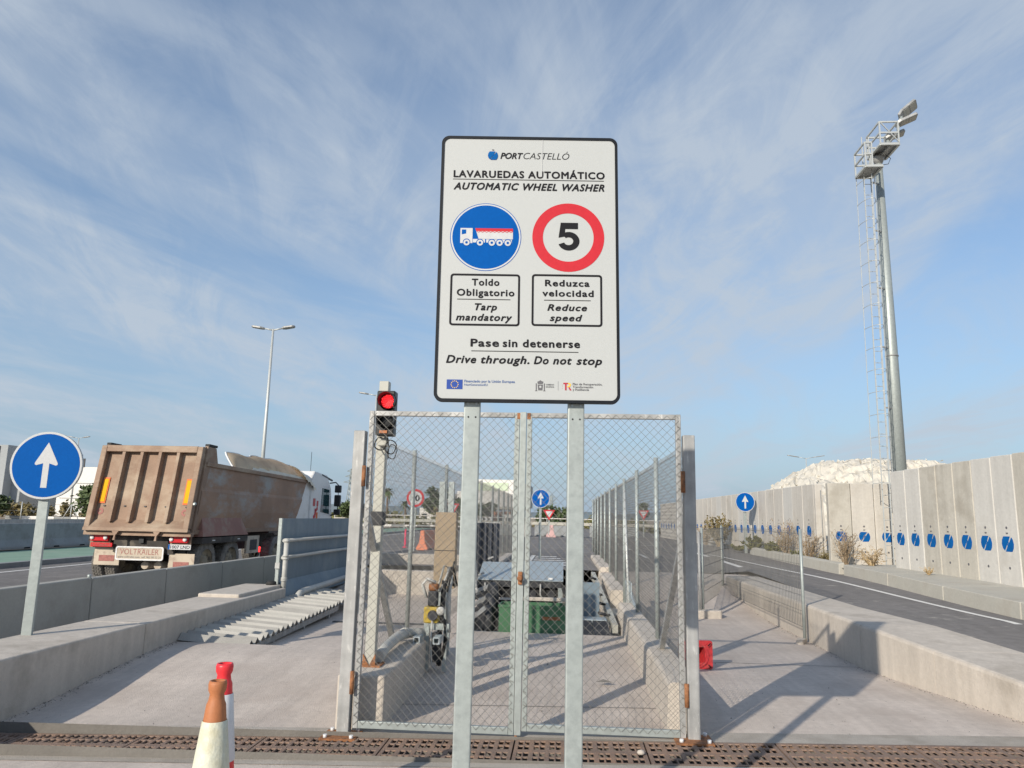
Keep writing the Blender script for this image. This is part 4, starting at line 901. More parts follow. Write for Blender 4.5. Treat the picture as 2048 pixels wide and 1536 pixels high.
# ================================================================== LAMP TOWER
lt = thing('lamp_tower', (7.42, 17.25, .6), 'tall tapering light tower with caged ladder and floodlights above the logo wall', 'light tower')
MB().tube([(7.42, 17.25, .5), (7.44, 17.25, 5.6), (7.44, 17.25, 10.15)], .18, 24, .082).build('mast', mGalv, lt)
MB().lathe([(.145,0),(.145,.03)], (7.44, 17.25, 5.4), (0,0,1), 20).build('joint_ring', mGalvD, lt)
LY = 17.08
def lean(z): return .05*(z-.7)/10.2
for x in (6.96, 7.12): MB().bar((x, LY, .7), (x+.05, LY, 10.75), .024, .012).build('stringer', mPole, lt)
for i in range(36): z = .9+.27*i; MB().tube([(6.96+lean(z), LY, z), (7.12+lean(z), LY, z)], .008, 5).build('rung', mPole, lt)
for i in range(15):
    z = 2.5+.5*i; k = lean(z); pts = [(6.95+k+.17*math.cos(R(180*j/12)), LY-.46*math.sin(R(180*j/12)), z) for j in range(13)]
    MB().tube(pts, .007, 5).build('cage_hoop', mPole, lt)
for dg in (0, 45, 90, 135, 180): a_ = R(dg); MB().bar((6.95+.17*math.cos(a_), LY-.46*math.sin(a_), 2.4), (7.0+.17*math.cos(a_), LY-.46*math.sin(a_), 9.7), .014, .007).build('cage_strap', mPole, lt)
for z in (2.8, 4.2, 5.6, 7.0, 8.4, 9.6): MB().bar((7.14+lean(z), LY+.02, z), (7.40, 17.2, z), .03, .03).build('stand_off', mGalvD, lt)
# platforms
def platform(x0_, x1_, y0_, y1_, z, rail_h, sides, nm):
    p = MB().box(x0_, x1_, y0_, y1_, z, z+.025).build(nm, mGalvD, lt)
    for (a, b) in (((x0_, y0_), (x1_, y0_)), ((x1_, y0_), (x1_, y1_)), ((x1_, y1_), (x0_, y1_)), ((x0_, y1_), (x0_, y0_))): MB().bar((*a, z-.02), (*b, z-.02), .05, .05).build('edge_beam', mPole, p)
    done = set()
    for (a, b) in sides:
        for hh in (rail_h*.5, rail_h): MB().bar((*a, z+hh), (*b, z+hh), .035, .035).build('guard_rail', mPole, p)
        for q in (a, b):
            if q not in done: done.add(q); MB().bar((*q, z), (*q, z+rail_h), .03, .03).build('rail_post', mPole, p)
    return p
platform(6.80, 7.17, 16.42, 17.02, 9.70, .56, [((6.80,16.42),(6.80,17.02)), ((6.80,17.02),(7.17,17.02)), ((6.80,16.42),(6.95,16.42))], 'rest_platform')
pf = platform(7.27, 7.69, 16.68, 17.42, 10.37, .54, [((7.27,16.68),(7.27,17.42)), ((7.69,16.68),(7.69,17.42)), ((7.27,17.42),(7.69,17.42)), ((7.27,16.68),(7.69,16.68))], 'head_platform')
MB().bar((7.29, 16.67, 10.90), (7.69, 16.67, 10.39), .025, .015).build('diagonal_brace', mPole, pf)
MB().lathe([(.085,0),(.14,.14),(.14,.19)], (7.44, 17.25, 10.13), (0,0,1), 16).build('mast_head', mGalvD, lt)
MB().bar((7.48, 16.72, 10.315), (7.48, 17.40, 10.315), .06, .05).build('carrier_beam', mGalvD, lt)
MB().tube([(7.55,17.1,10.3),(7.64,17.05,10.18),(7.60,17.1,10.06),(7.50,17.18,10.08)], .008, 6).build('cable', mRub, lt)
def flood(c, d, L_, wd, tilt):
    d = Vector(d).normalized(); sd = d.cross(Vector((0,0,1))).normalized(); n_ = sd.cross(d); n_ = (n_*math.cos(tilt)+sd*math.sin(tilt)).normalized(); sd = d.cross(n_)
    mb = MB(); P = [(0,-wd*.3),(L_*.2,-wd*.5),(L_*.95,-wd*.5),(L_,-wd*.4),(L_,wd*.4),(L_*.95,wd*.5),(L_*.2,wd*.5),(0,wd*.3)]
    mb.prism(P, c, d, sd, n_, -.03, .04); h = mb.build('floodlight', mGalvD, lt, bevel=.008, seg=1)
    mb = MB(); mb.prism(rrect(L_*.22, L_*.55, -wd*.40, wd*.40, .02, 3), c, d, sd, n_, -.035, -.031); mb.build('lens_panel', mCream2, h)
    mb = MB(); mb.prism(rrect(L_*.60, L_*.93, -wd*.40, wd*.40, .02, 3), c, d, sd, n_, -.035, -.031); mb.build('lens_panel', mCream2, h)
    MB().bar(Vector(c)+d*.05, Vector(c)+d*.05-Vector((0,0,.18)), .05, .05).build('bracket', mGalv, h)
flood((7.93, 17.1, 11.26), (.42, -.05, .36), .52, .27, R(-35)); flood((7.79, 17.0, 11.0), (.51, -.05, .22), .52, .24, R(-12)); flood((7.66, 17.3, 10.80), (.51, -.05, .18), .46, .22, R(-12))
MB().bar((7.69, 17.05, 10.9), (7.95, 17.1, 11.22), .03, .03).build('lamp_arm', mPole, lt)

# ================================================================== STREET LAMPS
def lamp(label, x, y, z0, h, arm, hl, r, two=True, yaw=0.):
    root = thing('street_lamp', (x, y, z0), label, 'street lamp', 'street lamps')
    MB().tube([(x, y, z0), (x, y, z0+h)], r, 12, r*.45).build('pole', mPole, root)
    for sx in ((-1, 1) if two else (-1,)):
        a = Vector((x, y, z0+h-.06)); d = Vector((sx*math.cos(yaw), math.sin(yaw)*sx, .20)); b = a+d*arm
        MB().tube([a, b], .035, 8).build('arm', mPole, root)
        mb = MB(); d2 = Vector((sx*math.cos(yaw), sx*math.sin(yaw), .16)).normalized(); sd = Vector((0,1,0)); n_ = d2.cross(sd)
        mb.prism([(0,-.08),(hl*.25,-.17),(hl*.85,-.15),(hl,-.07),(hl,.07),(hl*.85,.15),(hl*.25,.17),(0,.08)], b, d2, sd, n_, -.04, .05); mb.build('lamp_head', mGalvD, root, bevel=.02, seg=1)
lamp('tall double arm street lamp rising behind the truck', -13.68, 33, -.1, 10.1, .42, .62, .11)
lamp('distant double arm street lamp half hidden by the red signal', -13.55, 52, 0, 10.0, .60, .70, .1)
lamp('small distant street lamp above the white heap', 31.4, 100, 0, 10.0, .9, 1.5, .12)
lamp('distant lamp pole behind the left arrow sign', -61.4, 90, 0, 10.2, .55, .9, .12)
lamp('distant lamp pole at the left edge of the tipper tailgate', -37.2, 60, 0, 6.4, .3, .8, .09, False)

# ================================================================== TIPPER TRUCK
T0 = 16.3; XL, XR = -10.72, -8.22; RZ = -.1
tr = thing('tipper_truck', (-9.47, 19, RZ), 'dusty brown tipper semi trailer truck with white cab driving away', 'truck')
def tbox(nm, m, x0, x1, y0, y1, z0, z1, par=tr, bevel=0): return MB().box(x0, x1, y0, y1, z0, z1).build(nm, m, par, bevel=bevel)
# trailer sides: lower and upper plates with a crease between
for nm, x, s in (('side_wall', XR, 1), ('side_wall', XL, -1)):
    mb = MB(); prof = [(0, 1.10), (s*.0, 1.12), (s*.045, 1.55), (s*.045, 2.02), (s*.02, 2.10), (s*.02, 2.60)]; vs = []
    for (dx, z) in prof:
        fy = 22.55+1.0*(z-1.1)/1.5
        vs += [(x+dx-s*.05, 16.42, z), (x+dx-s*.05, fy, z-.06*(1 if z > 2 else 0))]
    k = len(vs)
    vs += [(p[0]-s*.05, p[1], p[2]) for p in vs]
    fs = [(2*i, 2*i+1, 2*i+3, 2*i+2) for i in range(len(prof)-1)]+[(k+2*i, k+2*i+1, k+2*i+3, k+2*i+2) for i in range(len(prof)-1)]
    mb.add(vs, fs); sw = mb.build(nm, mBody, tr, fix=False)
    MB().bar((x-s*.03, 16.42, 2.64), (x-s*.03, 23.5, 2.56), .10, .10).build('top_rail', mTail, sw, bevel=.012)
    MB().bar((x-s*.05, 16.42, 1.10), (x-s*.05, 22.6, 1.10), .08, .10).build('bottom_rail', mTail, sw)
    # rear corner wing
    mb = MB(); mb.prism([(16.36,1.05),(16.50,1.05),(16.62,2.66),(16.98,2.68),(16.78,3.03),(16.36,3.05)], (x-s*.06, 0, 0), (0,1,0), (0,0,1), (1,0,0), -.04, .045); mb.build('rear_wing', mTail, tr, bevel=.008, seg=1)
    MB().bar((x-s*.06, 16.38, 3.075), (x-s*.06, 16.80, 3.07), .10, .055).build('rubber_cap', mRub, tr)
    # mudguard skirt
    mb = MB(); a, b = 16.72, 19.05
    mb.add([(x-s*.02,a,1.42),(x-s*.02,b-.25,1.42),(x+s*.10,b,1.0),(x+s*.10,a-.12,1.0),(x-s*.3,a-.12,.98),(x-s*.3,b,.98)], [(0,1,2,3),(3,2,5,4),(0,3,4),(1,5,2)]); mb.build('mudguard_skirt', mSkirt, tr)
    tbox('guard_edge', mChas, *(sorted((x-s*.25, x+s*.09))), 16.62, 19.05, .84, .975)
    for yv in (17.1, 18.45): tbox('guard_mark', mPaper, *sorted((x+s*.091, x+s*.094)), yv, yv+.14, .895, .915)
tbox('body_floor', mBody, XL+.1, XR-.1, 16.45, 22.5, 1.05, 1.12)
mb = MB(); mb.add([(XL+.05,22.55,1.1),(XR-.05,22.55,1.1),(XR-.05,23.5,2.55),(XL+.05,23.5,2.55)], [(0,1,2,3)]); mb.build('front_wall', mBody, tr, fix=False)
# tailgate
tg = tbox('tailgate', mTail, XL+.04, XR-.06, 16.33, 16.36, 1.16, 3.03)
W0, W1 = XL+.03, XR-.05
for nm, a in (('frame_bar', (W0, W0+.13, 1.17, 3.02)), ('frame_bar', (W1-.13, W1, 1.17, 3.02)), ('frame_bar', (W0+.131, W1-.131, 2.88, 3.03))): MB().box(a[0], a[1], 16.19, 16.329, a[2], a[3]).build(nm, mTail, tg, bevel=.01, seg=1)
for i in range(4):
    x = W0+.13+(W1-W0-.26)*(i+1)/5; mb = MB(); mb.prism([(-.05,0),(.05,0),(.035,.14),(-.035,.14)], (x, 16.329, 1.30), (1,0,0), (0,-1,0), (0,0,1), 0, 1.578); mb.build('rib', mTail, tg)
mb = MB(); mb.add([(W0,16.18,1.17),(W1,16.18,1.17),(W1-.12,16.32,1.34),(W0+.12,16.32,1.34),(W0,16.18,1.10),(W1,16.18,1.10),(W1,16.33,1.10),(W0,16.33,1.10)], [(0,1,2,3),(0,4,5,1),(4,7,6,5),(0,3,7,4),(1,5,6,2),(2,6,7,3)]); mb.build('bottom_ledge', mTail, tg)
tbox('lower_beam', mTail, W0-.02, W1+.04, 16.28, 16.42, 1.0, 1.09)
for x in (-9.93, -8.98): mb = MB(); mb.prism([(-.08,0),(.08,0),(.02,-.10),(.03,-.2),(-.02,-.2),(-.01,-.1)], (x, 16.24, 1.10), (1,0,0), (0,0,1), (0,-1,0), 0, .05); mb.build('hook', mTail, tg)
for x in (W0+.15, W1-.30):
    MB().box(x, x+.15, 16.31, 16.328, 1.70, 2.28).build('marker_plate', mOrange, tg); MB().box(x+.022, x+.128, 16.302, 16.309, 1.735, 2.245).build('marker_field', mYellow, tg)
    mb = MB(); ringp(mb, [(p[0], p[1]*1.0) for p in disc(.075, 20)], disc(.03, 20), (x+.08, 16.328, 1.52), (1,0,0), (0,0,1), (0,-1,0), .001, .004); mb.build('round_sticker', mFaded, tg)
for i in range(5): x = W0+.3+(W1-W0-.5)*i/4; MB().box(x-.02, x+.025, 16.31, 16.328, 1.63, 1.66).build('vent_slot', mDark, tg)
MB().lathe([(.03,0),(.045,.04),(.02,.07)], (W1+.03, 16.25, 1.72), (0,-1,0), 10).build('latch_knob', mGalv, tg)
# rear underside
tbox('chassis_rail', mChas, -9.95, -9.80, 16.5, 23, .75, 1.0); tbox('chassis_rail', mChas, -9.14, -8.99, 16.5, 23, .75, 1.0)
tbox('rear_cross_member', mChas, -10.1, -8.7, 16.45, 16.6, .62, .98)
for x0_, x1_ in ((XL+.08, XL+.55), (XR-.55, XR-.08)): tbox('lamp_bracket', mTail, x0_, x1_, 16.42, 16.47, .72, 1.0)
for x0_ in (XL+.12, XR-.54):
    lb = tbox('tail_lamp', mRedL, x0_, x0_+.42, 16.35, 16.415, .86, 1.0, bevel=.015)
    for dx in (.05, .36): MB().lathe([(.001,-.02),(.045,-.015),(.045,.0)], (x0_+dx, 16.345, .935), (0,1,0), 14).build('round_reflector', mPaper, lb)
tbox('red_reflector_board', mRedL, XL+.14, XL+.64, 16.36, 16.40, .74, .825)
lettering('RZZ86BBLB', mFaded, tr, (Vector((XL+.14, 16.358, .74)), Vector((1,0,0)), Vector((0,0,1)), Vector((0,-1,0))), .03, .47, .015, .05, .0, 0, 1)
pb = tbox('number_plate', mWhite2, XR-.56, XR-.04, 16.36, 16.375, .715, .825)
MB().box(XR-.558, XR-.52, 16.3575, 16.3595, .717, .823).build('plate_band', mBlue, pb)
lettering('1007 LND', mInk, pb, (Vector((XR-.56, 16.359, .715)), Vector((1,0,0)), Vector((0,0,1)), Vector((0,-1,0))), .055, .50, .022, .068, .01)
mb = MB(); mb.prism(rrect(-9.99, -8.88, .46, .76, .05, 4), (0, 16.40, 0), (1,0,0), (0,0,1), (0,-1,0), 0, .02); bd = mb.build('advert_board', mCream, tr)
FRb = (Vector((-9.99, 16.379, .46)), Vector((1,0,0)), Vector((0,0,1)), Vector((0,-1,0)))
mb = MB(); ringp(mb, rrect(.0, 1.11, 0, .30, .05, 4), rrect(.03, 1.08, .03, .27, .03, 4), *FRb, 0, .006); mb.build('board_rim', mPlaster, bd)
lettering('VOLTRAILER', mFaded, bd, FRb, .10, 1.00, .125, .12, .0, 0, 1.05); lettering('www.voltrailer.com  telf. 963 90 22 21', mGrey, bd, FRb, .06, 1.05, .05, .042, .0)
tbox('camera_housing', mBlackP, -9.48, -9.37, 16.38, 16.44, .84, .94)
for x0_, z0_ in ((XL+.16, .33), (XR-.60, .22)):
    fp = tbox('mud_flap', mCream, x0_, x0_+.60, 16.50, 16.52, z0_, z0_+.40, bevel=.008); tbox('flap_print', mFaded, x0_+.12, x0_+.48, 16.494, 16.499, z0_+.09, z0_+.22, fp)
for x in (-9.42, -9.12): MB().tube([(x, 16.62, .34), (x, 17.3, .34)], .085, 16).build('air_tank', mCream, tr)
def wheel(x, y, r, wd, out):
    z = RZ+r
    wo = MB().lathe([(r*.62,-wd/2),(r*.9,-wd/2),(r*.985,-wd*.42),(r,-wd*.3),(r,wd*.3),(r*.985,wd*.42),(r*.9,wd/2),(r*.62,wd/2)], (x, y, z), (1,0,0), 36, close=False).build('wheel', mTyre, tr)
    mb = MB()
    for i in range(40):
        a = 2*math.pi*i/40
        for sx in (-.32, -.1, .12, .33): c_ = Vector((x+sx*wd, y+(r+.004)*math.cos(a+sx*.12), z+(r+.004)*math.sin(a+sx*.12))); t_ = Vector((0, -math.sin(a), math.cos(a))); mb.bar(c_-t_*.022, c_+t_*.022, wd*.17, .016, up=(0, math.cos(a), math.sin(a)))
    mb.build('tread_blocks', mTyre, wo, fix=False)
    s = out
    MB().lathe([(r*.63, s*wd*.46), (r*.56, s*wd*.2), (r*.36, s*wd*.12), (r*.30, s*wd*.34), (r*.14, s*wd*.40), (.001, s*wd*.40)], (x, y, z), (1,0,0), 28, close=False).build('rim', mHub, wo)
for y in (17.12, 18.42):
    for x, s in ((XR-.16, 1), (XR-.47, -1), (XL+.16, -1), (XL+.47, 1)): wheel(x, y, .5, .27, s)
    MB().tube([(XL+.3, y, RZ+.5), (XR-.3, y, RZ+.5)], .07, 10).build('axle', mChas, tr)
tbox('side_guard', mCream, XR-.10, XR-.05, 19.35, 20.15, .50, .95); tbox('side_guard_gap', mDark, XR-.049, XR-.044, 19.55, 20.0, .58, .85)
# tractor
tbox('tractor_frame', mChas, -9.9, -9.0, 20.3, 25.9, .55, .85)
tbox('tractor_rear_lamp', mRedLit, XR-.32, XR-.08, 20.28, 20.34, .50, .64); tbox('tractor_rear_lamp', mRedL, XL+.08, XL+.42, 20.28, 20.34, .50, .64)
tbox('rear_fender', mBlackP, XR-.55, XR-.02, 20.7, 22.0, 1.0, 1.05); tbox('rear_fender', mBlackP, XL+.02, XL+.55, 20.7, 22.0, 1.0, 1.05)
for x, s in ((XR-.16, 1), (XL+.16, -1)): wheel(x, 21.35, .5, .30, s); wheel(x, 25.1, .5, .30, s)
mb = MB(); P = [(24.0,.75),(26.25,.75),(26.35,1.5),(26.1,2.45),(25.6,2.88),(24.3,2.95),(24.0,2.7)]
mb.prism(P, (XL+.08,0,0), (0,1,0), (0,0,1), (1,0,0), 0, XR-XL-.10); cabo = mb.build('cab', mCab, tr, bevel=.05)
mb = MB(); mb.prism([(22.85,1.25),(23.985,1.05),(23.985,2.66),(23.1,2.52),(22.95,2.4)], (XR-.12,0,0), (0,1,0), (0,0,1), (1,0,0), 0, .06); mb.build('side_fairing', mCab, cabo, bevel=.02)
mb = MB(); mb.prism([(22.85,1.25),(23.985,1.05),(23.985,2.66),(23.1,2.52),(22.95,2.4)], (XL+.10,0,0), (0,1,0), (0,0,1), (1,0,0), 0, .06); mb.build('side_fairing', mCab, cabo, bevel=.02)
mb = MB(); mb.prism([(25.05,1.62),(25.95,1.55),(25.85,2.38),(25.12,2.42)], (XR-.019,0,0), (0,1,0), (0,0,1), (1,0,0), 0, .012); mb.build('side_window', mTeal, cabo)
tbox('marker_light', mConeD, XR-.018, XR-.008, 24.25, 24.45, 1.80, 2.05, cabo); tbox('marker_light', mConeD, XR-.018, XR-.008, 24.62, 24.76, 1.80, 1.98, cabo)
def swoosh(P, m, nm): mb = MB(); mb.prism(P, (XR-.018, 0, 0), (0,1,0), (0,0,1), (1,0,0), 0, .008); mb.build(nm, m, cabo)
swoosh([(24.45,1.72),(24.58,1.72),(24.58,1.52),(24.50,1.40),(24.34,1.38),(24.34,1.48),(24.45,1.55)], mRed, 'door_emblem'); swoosh([(24.62,1.60),(24.76,1.60),(24.76,1.34),(24.64,1.20),(24.44,1.17),(24.44,1.27),(24.60,1.36)], mOrange, 'door_emblem'); swoosh([(24.82,1.36),(24.95,1.36),(24.93,1.18),(24.80,1.14)], mTub, 'door_emblem'); swoosh([(24.50,1.66),(24.70,1.80),(24.76,1.70),(24.58,1.60)], mRed, 'door_emblem')
for z0_, z1_ in ((2.30, 2.56), (1.82, 2.22), (1.52, 1.72)): tbox('mirror', mBlackP, XR+.08, XR+.30, 26.15, 26.30, z0_, z1_, cabo, bevel=.03)
MB().tube([(XR-.05,26.0,2.62),(XR+.1,26.2,2.66),(XR+.2,26.22,2.56),(XR+.2,26.24,1.6),(XR-.02,26.15,1.5)], .022, 8).build('mirror_arm', mBlackP, cabo)
MB().bar((XR-.04, 25.0, 2.86), (XR-.04, 26.2, 2.72), .05, .05).build('roof_visor', mBlackP, cabo)
MB().tube([(XR-.3, 24.6, 2.9), (XR-.3, 24.6, 3.6)], .008, 5).build('aerial', mBlackP, cabo)
# bunched tarpaulin: a raised fold along the rail, open towards the road, draped over the front corner
def fold(y0_, y1_, x0_, dx, z0_, dz, ph, ny_=44, na=9):
    mb = MB(); vs = []; hem = []
    for j in range(ny_+1):
        t = j/ny_; y = y0_+(y1_-y0_)*t; k = smooth(0, .10, t)*(1-.10*math.sin(t*7+ph)-.05*math.sin(t*23))
        for i in range(na+1):
            s_ = i/na; q = math.sin(s_*1.45)
            vs.append((x0_-dx*(s_**1.6)*k+.022*math.sin(t*46+s_*3+ph)+.02*noise.noise((t*14, s_*4, ph)), y+.05*s_*math.sin(t*9), z0_-.012*(y-18)+dz*k*q))
        hem.append(vs[-1])
    return mb.add(vs, [(j*(na+1)+i, j*(na+1)+i+1, (j+1)*(na+1)+i+1, (j+1)*(na+1)+i) for j in range(ny_) for i in range(na)], True), hem
mb, hem = fold(18.35, 23.7, -8.36, .55, 2.66, .50, .0); tp = mb.build('tarpaulin', mTarp, tr, fix=False)
MB().tube(hem, .022, 6).build('tarp_hem', mPaper, tp)
mb, hem2 = fold(19.2, 23.7, -8.27, .16, 2.64, .15, 1.7); mb.build('tarp_fold', mTarpW, tp, fix=False)
mb = MB(); vs = []; n1_, n2_ = 16, 14
for j in range(n1_+1):
    t = j/n1_
    for i in range(n2_+1):
        s_ = i/n2_; x = -8.95+.80*math.sin(s_*1.5); y = 23.2+1.05*t+.04*math.sin(s_*17); z = 3.0-.42*(1-math.cos(s_*1.5))-.34*t**1.5+.025*math.sin(t*21+s_*6)
        vs.append((x, y, z))
mb.add(vs, [(j*(n2_+1)+i, j*(n2_+1)+i+1, (j+1)*(n2_+1)+i+1, (j+1)*(n2_+1)+i) for j in range(n1_) for i in range(n2_)], True); mb.build('tarp_drape', mTarpW, tp, fix=False)
# the tailgate is raked: its top leans forward
def rake(o, lim=1e9):
    for v in o.data.vertices:
        yw = v.co.y+tr.location.y; zw = v.co.z+tr.location.z
        if yw < lim: v.co.y += .19*(zw-1.15)-.01
    for c_ in o.children: rake(c_, lim)
rake(tg)
for o in tr.children:
    if o.name.startswith(('rear_wing', 'rubber_cap')): rake(o)
    elif o.name.startswith('side_wall'): rake(o, 16.6)
    elif o.name.startswith('lower_beam'): rake(o)

# ================================================================== CONCRETE ROAD BARRIERS (left, beyond the cycle path)
def njb(x, y, L_, m, label, z=.0, s=1., group='concrete road barriers', yaw=0):
    root = thing('road_barrier', (x, y, z), label, 'barrier', group); mb = MB()
    P = [(-.30*s,0),(.30*s,0),(.30*s,.10*s),(.16*s,.34*s),(.09*s,.92*s),(-.09*s,.92*s),(-.16*s,.34*s),(-.30*s,.10*s)]
    ux_ = Vector((math.cos(yaw), math.sin(yaw), 0)); uy_ = Vector((-math.sin(yaw), math.cos(yaw), 0))
    mb.prism(P, (x, y, z), ux_, (0,0,1), uy_, 0, L_); b_ = mb.build('barrier_body', m, root, bevel=.02, seg=1)
    for k in (.25, .75): mb = MB(); mb.prism([(-.18,0),(.18,0),(.14,.07),(-.14,.07)], Vector((x, y, z))+uy_*L_*k+ux_*.302*s, uy_, (0,0,1), ux_, 0, .004); mb.build('drain_slot', mInk, b_)
    return root
for i, (yv, lb) in enumerate(((21.3, 'grey concrete road barrier at the left picture edge beyond the green path'), (24.5, 'grey concrete road barrier left of the arrow sign post'), (27.7, 'grey concrete road barrier between arrow sign post and tipper'), (30.9, 'grey concrete road barrier just behind the tipper tail lamp'))):
    njb(-20.1, yv, 3.15, mNJ, lb, .03)
rl = thing('guard_rail', (-20.6, 28, .9), 'grey steel guard rail behind the left road barriers', 'guard rail')
MB().bar((-20.6, 18, .98), (-20.6, 44, .98), .06, .22, up=(0,0,1)).build('beam', mGalvD, rl)
for k in range(7): MB().box(-20.72, -20.64, 18.5+4*k, 18.6+4*k, 0, 1.05).build('rail_post', mGalvD, rl)
# plastic barriers beyond the washer
def plas(x, y, yaw, m, label, s=.85): return njb(x, y, 1.1, m, label, road_z(x, y), s, 'plastic road barriers', yaw)
plas(-5.0, 26.5, R(-12), mOrNJ, 'orange plastic road barrier seen through the left fence', .75)
njb(-5.2, 48.5, 3.1, mNJ, 'grey concrete road barrier lying across the road left of the distant yield sign', .42, .75, 'concrete road barriers', R(-90)); njb(-1.9, 48.5, 3.1, mNJ, 'grey concrete road barrier lying across the road behind the yield sign', .42, .75, 'concrete road barriers', R(-90))
njb(1.6, 48.5, 3.1, mNJ, 'grey concrete road barrier lying across the road right of the yield sign', .42, .75, 'concrete road barriers', R(-90))
for x, m, lb in ((-2.3, mWhNJ, 'pale plastic road barrier beneath the distant yield sign, leftmost'), (-.75, mPinkNJ, 'pale pinkish plastic road barrier below the yield sign'), (.85, mWhNJ, 'pale plastic road barrier just left of the right sign post')):
    plas(x, 46, R(8), m, lb, .80)
# low kerb walls beyond the sunken yard
kw = thing('low_kerb_wall', (-3.4, 15, 0), 'low concrete kerb wall crossing behind the left chain link fence', 'wall')
MB().box(-4.4, -1.95, 15.6, 15.85, -.2, .46).build('wall_section', mWallC, kw, bevel=.02); MB().box(-4.5, -1.95, 18.3, 18.6, -.2, .66).build('wall_section', mWallC, kw, bevel=.02)
sg_ = thing('slot_drain', (-2.8, 11.8, -.12), 'dark slotted drain across the sunken yard behind the fence', 'drain')
MB().box(-3.7, -1.95, 12.2, 12.32, -.128, -.118).build('slot_frame', mDark, sg_)
# striped kerb and far guard rail
sk = tag(bpy.data.objects.new('striped_kerb', None), kind='structure'); C.objects.link(sk)
for i in range(24): MB().box(-34+1.6*i, -34+1.6*i+1.58, 92, 92.4, .0, .35).build('kerb_block', mPaint if i % 2 else mNJ, sk)
for i in range(16): MB().box(-62+1.9*i, -62+1.9*i+1.86, 80, 80.4, .1, .48).build('kerb_block', mPaint if i % 3 else mNJ, sk)
fgr = thing('guard_rail', (0, 84, 0), 'long pale guard rail along the far road beyond the washer', 'guard rail')
MB().bar((-26, 84, .95), (26, 84, .95), .08, .32).build('beam', mKerb, fgr); MB().bar((-26, 84.1, 1.5), (26, 84.1, 1.5), .06, .08).build('upper_beam', mWhNJ, fgr)
for k in range(14): MB().box(-26+4*k, -25.9+4*k, 84.05, 84.15, 0, 1.55).build('rail_post', mGalvD, fgr)
dl = thing('delineator', (-7.6, 36, .1), 'pink red flexible delineator post beside the green path', 'post')
MB().lathe([(.12,0),(.12,.04),(.05,.06),(.045,.85),(.0,.9)], (-7.6, 36, .03), (0,0,1), 10).build('flexible_post', mPink, dl)

# ================================================================== VEGETATION
def leaves(mb, c, rx, ry, rz_, n, s, up=.3):
    for _ in range(n):
        while True:
            p = Vector((random.uniform(-1,1), random.uniform(-1,1), random.uniform(-1,1)))
            if p.length < 1: break
        p = p*(.55+.45*random.random()) if p.length > .2 else p
        q = Vector(c)+Vector((p.x*rx, p.y*ry, p.z*rz_)); a = Vector((random.gauss(0,1), random.gauss(0,1), random.gauss(0,.7))).normalized(); b = a.cross(Vector((random.gauss(0,1), random.gauss(0,1), random.gauss(0,1)))).normalized(); k = s*random.uniform(.6, 1.3)
        mb.add([q-a*k, q+b*k*.5, q+a*k, q-b*k*.5], [(0,1,2,3)])
def tree(name, label, cat, x, y, z0, h, w_, m, n, s, trunk=.3, clumps=9, group=None):
    root = thing(name, (x, y, z0), label, cat, group)
    th = h*trunk; MB().tube([(x, y, z0-.1), (x+.05*w_, y, z0+th), (x, y, z0+h*.7)], .035*h, 7, .01*h).build('trunk', mBark, root)
    br = MB()
    mb = MB()
    for i in range(clumps):
        a = random.uniform(0, 6.28); rr_ = random.uniform(.1, .75)*w_/2; cz = z0+th+(h-th)*random.uniform(.15, .85); c = (x+rr_*math.cos(a), y+rr_*math.sin(a), cz)
        br.tube([(x, y, z0+th*.9), c], .012*h, 4, .004*h); k = random.uniform(.18, .30)*w_
        leaves(mb, c, k, k, k*.8, n//clumps, s)
    br.build('limbs', mBark, root, fix=False); mb.build('crown', m, root, fix=False); return root
def palm(label, x, y, z0, h, fr_):
    root = thing('palm_tree', (x, y, z0), label, 'palm tree', 'palm trees'); MB().tube([(x, y, z0), (x+.1, y, z0+h*.5), (x, y, z0+h)], .22, 8, .15).build('trunk', mBark, root); mb = MB()
    for i in range(26):
        a = random.uniform(0, 6.28); e = random.uniform(-.5, 1.1); d = Vector((math.cos(a)*math.cos(e), math.sin(a)*math.cos(e), math.sin(e))); pts = [Vector((x, y, z0+h))+d*fr_*t+Vector((0,0,-.55*fr_*t*t)) for t in (0,.33,.66,1)]
        sd = d.cross(Vector((0,0,1))).normalized()
        for k in range(3):
            wd = fr_*(.12, .16, .05)[k]; w2_ = fr_*(.16, .10, .01)[k]; mb.add([pts[k]-sd*wd, pts[k]+sd*wd, pts[k+1]+sd*w2_, pts[k+1]-sd*w2_], [(0,1,2,3)])
    mb.build('fronds', mLeafG, root, fix=False)
